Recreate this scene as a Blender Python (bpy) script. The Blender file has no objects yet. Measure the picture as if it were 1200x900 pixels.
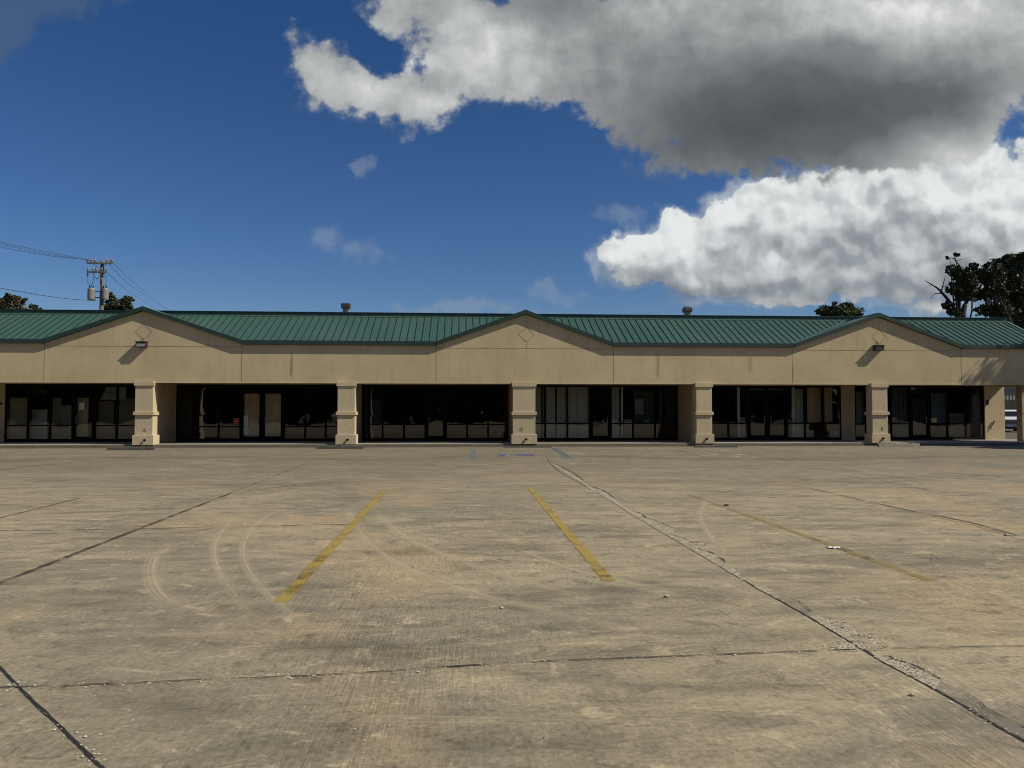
import bpy, bmesh, math, random
import numpy as np
from mathutils import Vector, Matrix
random.seed(7); rng = np.random.default_rng(7)
sc = bpy.context.scene; COL = sc.collection
R = math.radians

# ---------------------------------------------------------------- camera, light, exposure
F_PX = 900.0                                   # focal length in pixels of the 1200 px wide photograph
PITCH = math.atan(34/900); YAW = math.atan(60/900*math.cos(PITCH))
CAM = Vector((0, 0, 1.6))
cd = bpy.data.cameras.new('camera'); cam = bpy.data.objects.new('camera', cd); COL.objects.link(cam)
cam.location = CAM; cam.rotation_euler = (math.pi/2 + PITCH, 0, -YAW)
cd.sensor_width = 36; cd.lens = 27.0; cd.clip_end = 6000; cd.clip_start = 0.05
sc.camera = cam
SUN_DIR = Vector((1.0, -0.33, 1.0)).normalized()
EL = math.asin(SUN_DIR.z); AZ = math.atan2(SUN_DIR.x, SUN_DIR.y)
sl = bpy.data.lights.new('sun', 'SUN'); sl.energy = 4.4; sl.angle = R(0.55); sl.color = (1.0, 0.94, 0.765)
so = bpy.data.objects.new('sun', sl); COL.objects.link(so)
so.rotation_euler = SUN_DIR.to_track_quat('Z', 'Y').to_euler()
sc.view_settings.view_transform = 'Standard'; sc.view_settings.look = 'None'
sc.view_settings.exposure = 0.21; sc.view_settings.gamma = 1.0; sc.view_settings.use_curve_mapping = False
sc.cycles.filter_width = 1.0; sc.cycles.max_bounces = 6; sc.cycles.transparent_max_bounces = 24

FW = Vector((math.sin(YAW)*math.cos(PITCH), math.cos(YAW)*math.cos(PITCH), math.sin(PITCH)))
RT = Vector((math.cos(YAW), -math.sin(YAW), 0))
UP = Vector((-math.sin(YAW)*math.sin(PITCH), -math.cos(YAW)*math.sin(PITCH), math.cos(PITCH)))
def ray(px, py): return FW + RT*((px-600)/F_PX) + UP*((450-py)/F_PX)
def at(px, py, Y):
    d = ray(px, py); return CAM + d*(Y/d.y)
def X(px, Y, py=460): return at(px, py, Y).x
def g(px, py, z=0.0):
    d = ray(px, py); return CAM + d*((z-CAM.z)/d.z)

# ---------------------------------------------------------------- node helpers
class NT:
    def __init__(s, nt, dim='3D'): s.nt = nt; s.dim = dim
    def n(s, typ, ins=None, **kw):
        nd = s.nt.nodes.new(typ)
        for k, v in kw.items(): setattr(nd, k, v)
        if ins:
            for k, v in ins.items():
                sock = nd.inputs[k]
                if isinstance(v, bpy.types.NodeSocket): s.nt.links.new(v, sock)
                else: sock.default_value = v
        return nd
    def math(s, op, a, b=0.0, c=0.0, clamp=False):
        return s.n('ShaderNodeMath', {0: a, 1: b, 2: c}, operation=op, use_clamp=clamp).outputs[0]
    def smooth(s, v, a, b, lo=0.0, hi=1.0):
        return s.n('ShaderNodeMapRange', {'Value': v, 'From Min': a, 'From Max': b, 'To Min': lo, 'To Max': hi}, interpolation_type='SMOOTHSTEP').outputs[0]
    def noise(s, vec, scale, detail=4, rough=0.55, dist=0.0, dim=None, w=0.0):
        dim = dim or s.dim
        nd = s.n('ShaderNodeTexNoise', {'Scale': scale, 'Detail': detail, 'Roughness': rough, 'Distortion': dist}, noise_dimensions=dim)
        s.nt.links.new(vec, nd.inputs['Vector'])
        return nd.outputs['Fac']
    def map(s, vec, loc=(0,0,0), rot=(0,0,0), scale=(1,1,1)):
        return s.n('ShaderNodeMapping', {'Vector': vec, 'Location': loc, 'Rotation': rot, 'Scale': scale}).outputs[0]
    def mix(s, f, a, b, mode='MIX'):
        nd = s.n('ShaderNodeMix', data_type='RGBA', blend_type=mode)
        for sock, v in ((nd.inputs[0], f), (nd.inputs[6], a), (nd.inputs[7], b)):
            if isinstance(v, bpy.types.NodeSocket): s.nt.links.new(v, sock)
            else: sock.default_value = v if not isinstance(v, tuple) or len(v) == 4 else (*v, 1)
        return nd.outputs[2]
    def link(s, a, b): s.nt.links.new(a, b)

def new_mat(name):
    m = bpy.data.materials.new(name); m.use_nodes = True
    t = NT(m.node_tree); b = m.node_tree.nodes['Principled BSDF']
    return m, t, b
def pos(t): return t.n('ShaderNodeNewGeometry').outputs['Position']
def simple(name, col, rough=0.6, metal=0.0, var=0.15, scale=3.0, bump=0.0, bscale=60.0):
    m, t, b = new_mat(name); p = pos(t)
    n = t.noise(p, scale, 5, 0.6)
    lo = tuple(c*(1-var) for c in col); hi = tuple(c*(1+var) for c in col)
    t.link(t.mix(n, lo, hi), b.inputs['Base Color'])
    b.inputs['Roughness'].default_value = rough; b.inputs['Metallic'].default_value = metal
    if bump:
        bn = t.noise(p, bscale, 4, 0.6)
        bp = t.n('ShaderNodeBump', {'Height': bn, 'Strength': bump, 'Distance': 0.01}); t.link(bp.outputs[0], b.inputs['Normal'])
    return m
M = {}

# ---------------------------------------------------------------- world: Nishita sky with cumulus
W = bpy.data.worlds.new('World'); sc.world = W; W.use_nodes = True; W.cycles.sampling_method = 'NONE'
def build_world():
    nt = W.node_tree; nt.nodes.clear(); t = NT(nt, '2D')
    sky = t.n('ShaderNodeTexSky'); sky.sky_type = 'NISHITA'; sky.sun_disc = False
    sky.sun_elevation = EL; sky.sun_rotation = AZ
    sky.air_density = 1.0; sky.dust_density = 0.15; sky.ozone_density = 3.0
    hs = t.n('ShaderNodeHueSaturation', {'Saturation': 1.36, 'Value': 1.0, 'Color': sky.outputs[0], 'Hue': 0.502})
    elv = t.n('ShaderNodeSeparateXYZ', {0: t.n('ShaderNodeTexCoord').outputs['Generated']}).outputs[2]
    skyc = t.mix(1.0, hs.outputs[0], t.mix(t.smooth(elv, 0.10, 0.42), (0.98, 0.93, 1.06), (1.50, 0.92, 0.98)), 'MULTIPLY')
    d = t.n('ShaderNodeTexCoord').outputs['Generated']
    def dot(v): return t.n('ShaderNodeVectorMath', {0: d, 1: tuple(v)}, operation='DOT_PRODUCT').outputs['Value']
    f, r, u = dot(FW), dot(RT), dot(UP)
    fc = t.math('MAXIMUM', f, 0.15)
    px = t.math('MULTIPLY_ADD', t.math('DIVIDE', r, fc), 9.0, 6.0)
    py = t.math('MULTIPLY_ADD', t.math('DIVIDE', u, fc), -9.0, 4.5)
    P = t.n('ShaderNodeCombineXYZ', {0: px, 1: py}).outputs[0]
    # domain warp
    w1 = t.n('ShaderNodeTexNoise', {'Vector': P, 'Scale': 1.5, 'Detail': 4.0, 'Roughness': 0.55}, noise_dimensions='2D').outputs['Color']
    w1 = t.n('ShaderNodeVectorMath', {0: w1, 1: (0.5, 0.5, 0.5)}, operation='SUBTRACT').outputs[0]
    w1 = t.n('ShaderNodeVectorMath', {0: w1, 'Scale': 0.55}, operation='SCALE').outputs[0]
    w2 = t.n('ShaderNodeVectorMath', {0: w1, 'Scale': 0.45}, operation='SCALE').outputs[0]
    PB = t.n('ShaderNodeVectorMath', {0: P, 1: w2}, operation='ADD').outputs[0]
    PW = t.n('ShaderNodeVectorMath', {0: P, 1: w1}, operation='ADD').outputs[0]
    def field(blobs, vec):
        acc = None
        for (cx, cy, rx, ry, wt) in blobs:
            mp = t.map(vec, (-cx/rx, -cy/ry, 0), (0,0,0), (100/rx, 100/ry, 1))
            gr = t.n('ShaderNodeTexGradient', {'Vector': mp}, gradient_type='SPHERICAL').outputs['Fac']
            acc = t.math('MULTIPLY', gr, wt) if acc is None else t.math('MULTIPLY_ADD', gr, wt, acc)
        return acc
    upper = [(385,92,62,50,1),(360,52,30,26,.35),(432,112,80,42,1),(492,118,72,44,1),(545,72,80,80,1),(490,8,85,40,1),(620,45,130,85,1.1),(720,50,150,95,1.2),
             (800,115,105,105,1.2),(860,150,95,62,1.1),(915,60,220,140,1.4),(970,150,150,72,1.1),(1090,55,210,130,1.3),(1210,40,150,110,1.2),(1060,130,120,80,1),(1050,180,110,50,.55),(1130,150,80,40,.4),(640,95,60,34,.7),(705,118,50,30,.6)]
    lower = [(728,305,46,36,1),(778,292,62,52,1),(855,290,100,70,1.1),(885,238,62,50,1),(950,265,110,80,1.1),(1030,255,120,90,1.1),(1110,235,120,90,1.1),(1190,245,110,90,1.1),
             (1000,322,190,46,1),(860,330,140,36,.9),(1150,310,150,70,1),(1040,200,110,60,.8),(1095,362,36,14,.8)]
    wisps = [(40,0,110,36,1.3),(0,46,50,44,1.2),(424,192,22,14,.8),(385,277,40,22,.7),(428,300,60,18,.6),(655,342,60,14,.6),(540,360,140,14,.8),
             (735,250,60,24,.7),(1045,352,60,16,.4),(480,362,80,8,.3),(150,5,30,12,.3)]
    n1 = t.noise(P, 2.3, 8, 0.58)
    n2 = t.noise(P, 5.5, 7, 0.60)
    nn = t.math('ADD', t.math('MULTIPLY', n1, 1.0), t.math('MULTIPLY', n2, 0.34))       # mean .75
    nz = t.math('MULTIPLY', t.math('SUBTRACT', nn, 0.67), 1.1)
    fu, fl, fw = field(upper, PW), field(lower, PW), field(wisps, PW)
    du = t.smooth(t.math('MULTIPLY_ADD', nz, 1.15, fu), 0.14, 0.58)
    du = t.math('MULTIPLY', du, t.smooth(fu, 0.0, 0.12))
    du = t.math('MAXIMUM', du, t.math('MULTIPLY', t.smooth(t.math('MULTIPLY_ADD', nz, 1.3, fu), 0.0, 0.6), t.smooth(fu, 0.0, 0.3, 0.0, 0.55)))
    dw = t.math('MULTIPLY', t.smooth(t.math('MULTIPLY_ADD', nz, 1.2, fw), 0.10, 0.75), t.smooth(fw, 0.02, 0.3, 0.0, 0.42))
    fl2 = field(lower, t.map(PW, (0.10, -0.30, 0)))
    lit = t.smooth(t.math('SUBTRACT', fl, fl2), -0.55, 0.75)
    # light from the upper right: height field sampled twice
    def billow(vec):
        v1 = t.n('ShaderNodeTexVoronoi', {'Vector': vec, 'Scale': 1.7, 'Detail': 1.0, 'Roughness': 0.5, 'Smoothness': 0.35}, feature='SMOOTH_F1', voronoi_dimensions='2D').outputs['Distance']
        v2 = t.n('ShaderNodeTexVoronoi', {'Vector': vec, 'Scale': 4.6, 'Detail': 1.0, 'Roughness': 0.6, 'Smoothness': 0.35}, feature='SMOOTH_F1', voronoi_dimensions='2D').outputs['Distance']
        return t.math('MULTIPLY_ADD', v2, -0.22, t.math('MULTIPLY', v1, -0.62)), v1
    (a, va), (b, _) = billow(PB), billow(t.map(PB, (0.06, -0.12, 0)))
    puff = t.math('SUBTRACT', 0.42, va)
    dl = t.smooth(t.math('MULTIPLY_ADD', puff, 0.55, t.math('MULTIPLY_ADD', nz, 0.55, fl)), 0.20, 0.40)
    dl = t.math('MULTIPLY', dl, t.smooth(fl, 0.0, 0.10))
    dl = t.math('MAXIMUM', dl, t.math('MULTIPLY', t.smooth(t.math('MULTIPLY_ADD', nz, 0.9, fl), 0.04, 0.55), t.smooth(fl, 0.0, 0.25, 0.0, 0.5)))
    rel = t.math('MULTIPLY_ADD', nz, 0.10, t.math('SUBTRACT', a, b))
    low_c = t.smooth(rel, -0.30, 0.26, 0.0, 1.0)
    belly = [(890,148,280,115,1.0),(800,165,160,85,.35),(1010,125,250,90,.75),(930,60,230,80,.2),(640,5,90,40,.55),(720,45,120,80,.35),(1150,110,130,60,.5)]
    bright = [(1060,10,190,48,1.0),(570,60,80,60,.8),(480,72,44,18,1.2),(430,105,90,40,.6),(520,125,60,26,.6),(760,10,80,40,.3),(1110,178,120,46,1.1),(1190,120,70,40,.8)]
    fb, fbr = field(belly, PB), field(bright, PB)
    sh = t.math('MULTIPLY_ADD', fbr, 0.30, t.math('MULTIPLY', fb, -0.42))
    sh = t.math('ADD', sh, t.math('MULTIPLY', t.math('SUBTRACT', low_c, 0.5), 0.05))
    sh = t.math('ADD', sh, t.math('MULTIPLY', nz, t.smooth(fb, 0.1, 0.7, 0.32, 0.07)))
    sh = t.math('ADD', sh, 0.62)
    def ramp(fac, stops):
        nd = t.n('ShaderNodeValToRGB', {'Fac': fac}); cr = nd.color_ramp; cr.interpolation = 'B_SPLINE' if False else 'EASE'
        cr.interpolation = 'LINEAR'
        for k, (p_, c_) in enumerate(stops):
            if k < 2: e = cr.elements[k]; e.position = p_
            else: e = cr.elements.new(p_)
            e.color = (*c_, 1)
        return nd
    grd = ramp(sh, [(0.0, (0.070,0.078,0.086)), (1.0, (0.78,0.80,0.79)), (0.22, (0.105,0.115,0.125)), (0.42, (0.19,0.20,0.205)), (0.62, (0.315,0.33,0.335)), (0.82, (0.50,0.515,0.51))])
    graybot = [(1000,310,200,46,.9),(870,340,190,28,1.0),(1180,315,120,60,.8),(980,290,70,30,.35),(1060,212,90,30,.6),(1150,350,140,30,.6),(760,345,90,16,.6)]
    fg = field(graybot, P)
    shl = t.math('ADD', t.math('MULTIPLY', t.math('SUBTRACT', low_c, 0.5), 0.36), t.math('MULTIPLY_ADD', nz, 0.34, t.math('MULTIPLY', fg, -0.22)))
    shl = t.math('ADD', shl, t.math('MULTIPLY_ADD', lit, 0.54, 0.385))
    grl = ramp(shl, [(0.0, (0.17,0.19,0.21)), (1.0, (0.68,0.70,0.70)), (0.3, (0.26,0.285,0.305)), (0.55, (0.39,0.415,0.43)), (0.78, (0.55,0.575,0.58))])
    front = t.smooth(f, 0.18, 0.3)
    bg_sky = t.n('ShaderNodeBackground', {'Color': skyc, 'Strength': 0.056})
    # clouds elsewhere round the sky
    gn = t.noise(t.map(d, (0,0,0), (0,0,0), (1,1,2.2)), 2.6, 5, 0.6, dim='3D')
    dg = t.math('MULTIPLY', t.smooth(gn, 0.52, 0.64), t.math('MULTIPLY', t.math('SUBTRACT', 1.0, front), t.smooth(dot((0,0,1)), 0.0, 0.1)))
    cloud_g = t.n('ShaderNodeBackground', {'Color': (0.36, 0.38, 0.40, 1), 'Strength': 1.0})
    c_l = t.n('ShaderNodeBackground', {'Color': grl.outputs[0], 'Strength': 1.0})
    c_u = t.n('ShaderNodeBackground', {'Color': grd.outputs[0], 'Strength': 1.0})
    c_w = t.n('ShaderNodeBackground', {'Color': t.mix(t.smooth(py, 1.0, 2.2), (0.085, 0.118, 0.165), (0.22, 0.27, 0.35)), 'Strength': 1.0})
    def ms(fac, A, B): return t.n('ShaderNodeMixShader', {0: fac, 1: A, 2: B}).outputs[0]
    s_ = ms(dg, bg_sky.outputs[0], cloud_g.outputs[0])
    s_ = ms(t.math('MULTIPLY', dw, front), s_, c_w.outputs[0])
    s_ = ms(t.math('MULTIPLY', dl, front), s_, c_l.outputs[0])
    s_ = ms(t.math('MULTIPLY', du, front), s_, c_u.outputs[0])
    out = t.n('ShaderNodeOutputWorld'); t.link(s_, out.inputs[0])
build_world()

# ---------------------------------------------------------------- materials
def m_concrete():
    m, t, b = new_mat('worn_concrete'); p = pos(t); t.dim = '2D'
    big = t.noise(p, 0.16, 5, 0.6, 0.6)
    mid = t.noise(t.map(p, scale=(0.55, 1.25, 1), rot=(0,0,0.12)), 0.9, 8, 0.68, 1.2)
    streak = t.noise(t.map(p, scale=(0.25, 1.6, 1), rot=(0,0,-0.25)), 1.6, 9, 0.7, 0.8)
    blot = t.noise(p, 0.55, 6, 0.7, 0.4)
    fine = t.noise(p, 28, 6, 0.75)
    sand = t.noise(p, 190, 2, 0.6)
    broom = t.noise(t.map(p, scale=(75, 2.4, 1)), 1.0, 5, 0.72)
    bamp = t.smooth(t.noise(p, 0.5, 3, 0.5), 0.35, 0.7, 0.25, 1.0)
    f1 = t.smooth(mid, 0.34, 0.68)
    f2 = t.smooth(streak, 0.36, 0.66)
    mott = t.noise(t.map(p, scale=(1.0, 1.5, 1), rot=(0,0,0.4)), 3.2, 8, 0.75, 0.6)
    c = t.mix(f1, (0.165, 0.142, 0.100), (0.310, 0.258, 0.172))
    c = t.mix(t.math('MULTIPLY', f2, 0.50), c, (0.365, 0.298, 0.198))
    c = t.mix(t.smooth(big, 0.42, 0.66, 0.0, 0.50), c, (0.150, 0.138, 0.106))
    c = t.mix(t.smooth(blot, 0.50, 0.72, 0.0, 0.42), c, (0.118, 0.105, 0.080))
    warm = t.noise(p, 0.3, 4, 0.6)
    c = t.mix(t.smooth(warm, 0.50, 0.68, 0.0, 0.55), c, (0.375, 0.268, 0.162))
    c = t.mix(t.smooth(mott, 0.47, 0.31, 0.0, 0.65), c, (0.105, 0.090, 0.064))
    c = t.mix(t.smooth(mott, 0.54, 0.70, 0.0, 0.65), c, (0.46, 0.375, 0.245))
    # grime strip in front of the kerb, and darkening towards the shops
    sep = t.n('ShaderNodeSeparateXYZ', {0: p})
    Y_ = sep.outputs[1]; X_ = sep.outputs[0]
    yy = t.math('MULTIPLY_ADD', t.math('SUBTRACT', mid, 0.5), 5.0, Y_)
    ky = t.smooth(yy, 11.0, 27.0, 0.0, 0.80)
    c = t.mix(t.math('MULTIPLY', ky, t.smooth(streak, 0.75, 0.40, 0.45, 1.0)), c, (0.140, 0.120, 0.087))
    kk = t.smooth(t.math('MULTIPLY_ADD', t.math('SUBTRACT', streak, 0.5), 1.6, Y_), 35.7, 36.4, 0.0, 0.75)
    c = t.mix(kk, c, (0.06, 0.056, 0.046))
    # white scuffs near the shops
    sc_ = t.math('MULTIPLY', t.smooth(t.noise(t.map(p, scale=(0.7,1.6,1)), 1.3, 7, 0.7, 1.5), 0.60, 0.70), t.smooth(Y_, 17, 27, 0.10, 0.70))
    c = t.mix(sc_, c, (0.37, 0.34, 0.28))
    # grain
    gr = t.math('ADD', t.math('MULTIPLY', t.math('SUBTRACT', fine, 0.5), 1.5), t.math('MULTIPLY', t.math('SUBTRACT', sand, 0.5), 1.7))
    gr = t.math('ADD', gr, t.math('MULTIPLY', t.math('MULTIPLY', t.math('SUBTRACT', broom, 0.5), 1.7), bamp))
    gr = t.math('ADD', gr, 1.0)
    c = t.mix(1.0, c, t.n('ShaderNodeCombineColor', {0: gr, 1: gr, 2: gr}).outputs[0], 'MULTIPLY')
    sp = t.n('ShaderNodeTexVoronoi', {'Vector': p, 'Scale': 26.0}, voronoi_dimensions='2D').outputs['Distance']
    spk = t.math('MULTIPLY', t.smooth(sp, 0.10, 0.05), t.smooth(t.noise(p, 1.1, 3), 0.5, 0.62))
    c = t.mix(t.math('MULTIPLY', spk, 0.45), c, (0.06, 0.05, 0.04))
    t.link(c, b.inputs['Base Color'])
    b.inputs['Roughness'].default_value = 0.88; b.inputs['Specular IOR Level'].default_value = 0.25
    hh = t.math('ADD', t.math('MULTIPLY', broom, 0.5), t.math('ADD', t.math('MULTIPLY', sand, 0.5), t.math('MULTIPLY', fine, 0.8)))
    bp = t.n('ShaderNodeBump', {'Height': hh, 'Strength': 0.45, 'Distance': 0.006}); t.link(bp.outputs[0], b.inputs['Normal'])
    return m
M['concrete'] = m_concrete()

def m_stucco(name, col, dirt=0.6, streaks=()):
    m, t, b = new_mat(name); p = pos(t)
    n = t.noise(p, 0.7, 5, 0.6); n2 = t.noise(t.map(p, scale=(3, 3, 0.35)), 1.4, 6, 0.65); n3 = t.noise(p, 55, 3, 0.7)
    d_ = tuple(c*0.91 for c in col); h_ = tuple(c*1.06 for c in col)
    c = t.mix(t.smooth(n, 0.3, 0.7), d_, h_)
    c = t.mix(t.smooth(n2, 0.5, 0.75, 0.0, 0.28*dirt), c, tuple(x*0.5 for x in col))
    sep = t.n('ShaderNodeSeparateXYZ', {0: p}); X_, Z_ = sep.outputs[0], sep.outputs[2]
    wob = t.math('MULTIPLY', t.math('SUBTRACT', t.noise(t.map(p, scale=(0,0,1)), 3.0, 3), 0.5), 0.12)
    for (sx, z0, z1, w, amt) in streaks:
        dx = t.math('ABSOLUTE', t.math('ADD', t.math('SUBTRACT', X_, sx), wob))
        k = t.math('MULTIPLY', t.smooth(dx, w, w*0.15), t.math('MULTIPLY', t.smooth(Z_, z1, z1-0.3), t.smooth(Z_, z0, z0+0.5)))
        k = t.math('MULTIPLY', k, t.smooth(n2, 0.25, 0.6, 0.35, 1.0))
        c = t.mix(t.math('MULTIPLY', k, amt), c, (0.11, 0.09, 0.06))
    g3 = t.math('MULTIPLY_ADD', t.math('SUBTRACT', n3, 0.5), 0.16, 1.0)
    c = t.mix(1.0, c, t.n('ShaderNodeCombineColor', {0: g3, 1: g3, 2: g3}).outputs[0], 'MULTIPLY')
    vs = t.n('ShaderNodeTexVoronoi', {'Vector': t.map(p, scale=(1,0,1)), 'Scale': 0.9}).outputs['Distance']
    c = t.mix(t.smooth(vs, 0.055, 0.02, 0.0, 0.45), c, (0.16, 0.12, 0.08))
    t.link(c, b.inputs['Base Color']); b.inputs['Roughness'].default_value = 0.9; b.inputs['Specular IOR Level'].default_value = 0.2
    bp = t.n('ShaderNodeBump', {'Height': n3, 'Strength': 0.5, 'Distance': 0.006}); t.link(bp.outputs[0], b.inputs['Normal'])
    return m
YF = 36.70
TAN = (0.49, 0.395, 0.245)
M['stucco'] = m_stucco('tan_stucco', TAN, 1.0, [(X(341, YF), 3.1, 4.62, 0.11, .62), (X(771, YF), 3.05, 4.6, 0.13, .42), (X(879, YF), 3.4, 4.55, 0.15, .42),
    (X(929.5, YF), 3.0, 4.0, 0.05, .8), (X(61, YF), 3.4, 3.9, 0.10, .2)])
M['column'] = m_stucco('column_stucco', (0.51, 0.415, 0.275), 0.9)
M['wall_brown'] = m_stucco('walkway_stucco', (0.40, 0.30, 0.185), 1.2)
M['joint'] = simple('stucco_joint', (0.22, 0.175, 0.12), 0.9)

def m_roof():
    m, t, b = new_mat('green_metal_roof'); p = pos(t)
    n = t.noise(t.map(p, scale=(1, 0.3, 0.3)), 1.2, 5, 0.6); n2 = t.noise(p, 0.25, 3)
    c = t.mix(n, (0.036, 0.084, 0.066), (0.054, 0.109, 0.087))
    c = t.mix(t.smooth(n2, 0.45, 0.7, 0, 0.35), c, (0.085, 0.135, 0.112))
    t.link(c, b.inputs['Base Color']); b.inputs['Roughness'].default_value = 0.42; b.inputs['Specular IOR Level'].default_value = 0.55
    return m
M['roof'] = m_roof()
M['rib'] = simple('dark_green_rib', (0.010, 0.030, 0.026), 0.5, var=0.25)
M['trim'] = simple('dark_green_trim', (0.016, 0.036, 0.030), 0.45, var=0.2)
M['flash'] = simple('pale_green_flashing', (0.09, 0.19, 0.155), 0.45, var=0.15)
M['black'] = simple('black_aluminium', (0.004, 0.004, 0.0045), 0.8, 0.0, 0.3)
M['black'].node_tree.nodes['Principled BSDF'].inputs['Specular IOR Level'].default_value = 0.12
M['walk'] = simple('walkway_concrete', (0.32, 0.285, 0.225), 0.9, var=0.25, scale=1.5, bump=0.3)
M['kerb'] = simple('dirty_kerb_concrete', (0.17, 0.142, 0.10), 0.92, var=0.45, scale=2.5, bump=0.4)
M['stop'] = simple('dark_concrete_stop', (0.075, 0.070, 0.062), 0.95, var=0.35, scale=4, bump=0.5)
M['stop_pale'] = simple('pale_concrete_stop', (0.22, 0.205, 0.17), 0.95, var=0.3, scale=4, bump=0.5)
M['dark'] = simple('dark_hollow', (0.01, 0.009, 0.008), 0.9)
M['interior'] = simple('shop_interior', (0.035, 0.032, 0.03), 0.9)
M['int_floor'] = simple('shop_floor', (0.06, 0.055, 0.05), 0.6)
M['grey_metal'] = simple('galvanised_grey', (0.20, 0.20, 0.19), 0.5, 0.3)
M['bronze'] = simple('bronze_metal', (0.055, 0.048, 0.040), 0.45, 0.4)
M['wood_pole'] = simple('weathered_pole_timber', (0.115, 0.105, 0.088), 0.9, var=0.35, scale=2)
M['bark'] = simple('grey_bark', (0.085, 0.072, 0.058), 0.95, var=0.4, scale=4)
M['bark_dark'] = simple('dark_oak_bark', (0.035, 0.030, 0.024), 0.95, var=0.4, scale=4)
M['paper'] = simple('white_paper', (0.62, 0.63, 0.65), 0.8, var=0.08, scale=12)
M['print'] = simple('dark_print', (0.05, 0.05, 0.07), 0.8)
M['red'] = simple('red_decal', (0.40, 0.03, 0.03), 0.6, var=0.1)
M['yellow_decal'] = simple('yellow_decal', (0.62, 0.55, 0.20), 0.6)
M['white'] = simple('white_board', (0.52, 0.54, 0.54), 0.7, var=0.1)
M['cream'] = simple('cream_blind', (0.72, 0.72, 0.64), 0.8, var=0.12, scale=6)
M['creamA'] = simple('grey_blind', (0.50, 0.51, 0.45), 0.8, var=0.12, scale=6)
M['litter'] = simple('crumpled_white_paper', (0.62, 0.60, 0.55), 0.8)
M['stone'] = simple('tan_stone', (0.36, 0.30, 0.22), 0.9, var=0.4, scale=30)
M['chip'] = simple('pale_concrete_chip', (0.55, 0.50, 0.40), 0.9, var=0.35, scale=40)
M['chipd'] = simple('dark_grit', (0.07, 0.055, 0.045), 0.9, var=0.3, scale=40)
M['car_white'] = simple('white_car_paint', (0.72, 0.73, 0.74), 0.3, var=0.03)
M['car_glass'] = simple('dark_windscreen', (0.02, 0.025, 0.03), 0.08)
M['rubber'] = simple('black_rubber', (0.02, 0.02, 0.02), 0.85)
M['chrome'] = simple('chrome', (0.45, 0.46, 0.47), 0.2, 0.9)
M['lens'] = simple('lamp_lens', (0.24, 0.25, 0.26), 0.2)
M['sand_wall'] = simple('grey_ribbed_cladding', (0.27, 0.26, 0.235), 0.8)
M['membrane'] = simple('flat_roof_membrane', (0.3, 0.3, 0.3), 0.9)
def m_cover():
    m, t, b = new_mat('brown_paper_cover'); p = pos(t)
    n = t.noise(t.map(p, scale=(5,1,0.7)), 1.2, 5, 0.6)
    t.link(t.mix(n, (0.36, 0.24, 0.135), (0.74, 0.58, 0.36)), b.inputs['Base Color']); b.inputs['Roughness'].default_value = 0.85
    return m
M['cover'] = m_cover()
M['cover_dark'] = simple('olive_paper_cover', (0.26, 0.22, 0.135), 0.85, var=0.35, scale=2)
def m_glass():
    m, t, b = new_mat('shop_glass'); nt = m.node_tree; nt.nodes.remove(b)
    out = [n for n in nt.nodes if n.type == 'OUTPUT_MATERIAL'][0]
    p = pos(t)
    wav = t.noise(p, 0.9, 2, 0.4)
    bp = t.n('ShaderNodeBump', {'Height': wav, 'Strength': 0.22, 'Distance': 0.02}).outputs[0]
    fr = t.n('ShaderNodeFresnel', {'IOR': 1.5, 'Normal': bp}).outputs[0]
    fr = t.math('MULTIPLY_ADD', fr, 1.5, 0.01, clamp=True)
    tr = t.n('ShaderNodeBsdfTransparent', {'Color': (0.86, 0.88, 0.86, 1)}); gl = t.n('ShaderNodeBsdfGlossy', {'Color': (1,1,1,1), 'Roughness': 0.015, 'Normal': bp})
    mx = t.n('ShaderNodeMixShader', {0: fr, 1: tr.outputs[0], 2: gl.outputs[0]})
    t.link(mx.outputs[0], out.inputs[0]); return m
M['glass'] = m_glass()
def m_leaf(name, a, b_):
    m, t, b = new_mat(name); p = pos(t)
    n = t.noise(p, 1.6, 3, 0.6); n2 = t.noise(p, 9.0, 2, 0.5)
    c = t.mix(t.smooth(t.math('MULTIPLY_ADD', n2, 0.5, t.math('MULTIPLY', n, 0.6)), 0.35, 0.75), a, b_)
    t.link(c, b.inputs['Base Color']); b.inputs['Roughness'].default_value = 0.6; b.inputs['Specular IOR Level'].default_value = 0.3
    return m
M['leaf'] = m_leaf('oak_leaves', (0.020, 0.030, 0.014), (0.060, 0.066, 0.026))
M['leaf2'] = m_leaf('green_leaves', (0.022, 0.042, 0.014), (0.070, 0.085, 0.028))
M['leaf3'] = m_leaf('brown_green_leaves', (0.035, 0.036, 0.018), (0.085, 0.075, 0.035))
def m_worn(name, col, alpha, nscale=(3,3,3), lo=0.35, hi=0.6, amax=1.0, col2=None, rough=0.9):
    m, t, b = new_mat(name); p = pos(t); t.dim = '2D'
    n = t.noise(t.map(p, scale=nscale), 1.0, 5, 0.7)
    fn = t.noise(p, 60, 4, 0.7)
    n_ = t.math('MULTIPLY_ADD', t.math('SUBTRACT', fn, 0.5), 0.35, n)
    al = t.math('MULTIPLY', t.smooth(n_, lo, hi), amax)
    c = t.mix(t.noise(p, 5, 5, 0.6), col, col2 or tuple(x*0.75 for x in col))
    t.link(c, b.inputs['Base Color']); b.inputs['Roughness'].default_value = rough
    t.link(al, b.inputs['Alpha'])
    return m
M['yellow'] = m_worn('worn_yellow_paint', (0.37, 0.255, 0.045), 1, (3.5,1.8,1), 0.22, 0.56, 0.85, (0.26, 0.185, 0.05))
M['yellow_faint'] = m_worn('faint_yellow_paint', (0.30, 0.21, 0.055), 1, (3.5,1.6,1), 0.30, 0.6, 0.62, (0.20, 0.145, 0.055))
M['yellow_dark'] = m_worn('rubber_stained_paint', (0.085, 0.068, 0.032), 1, (5,5,1), 0.3, 0.62, 0.8)
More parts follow.
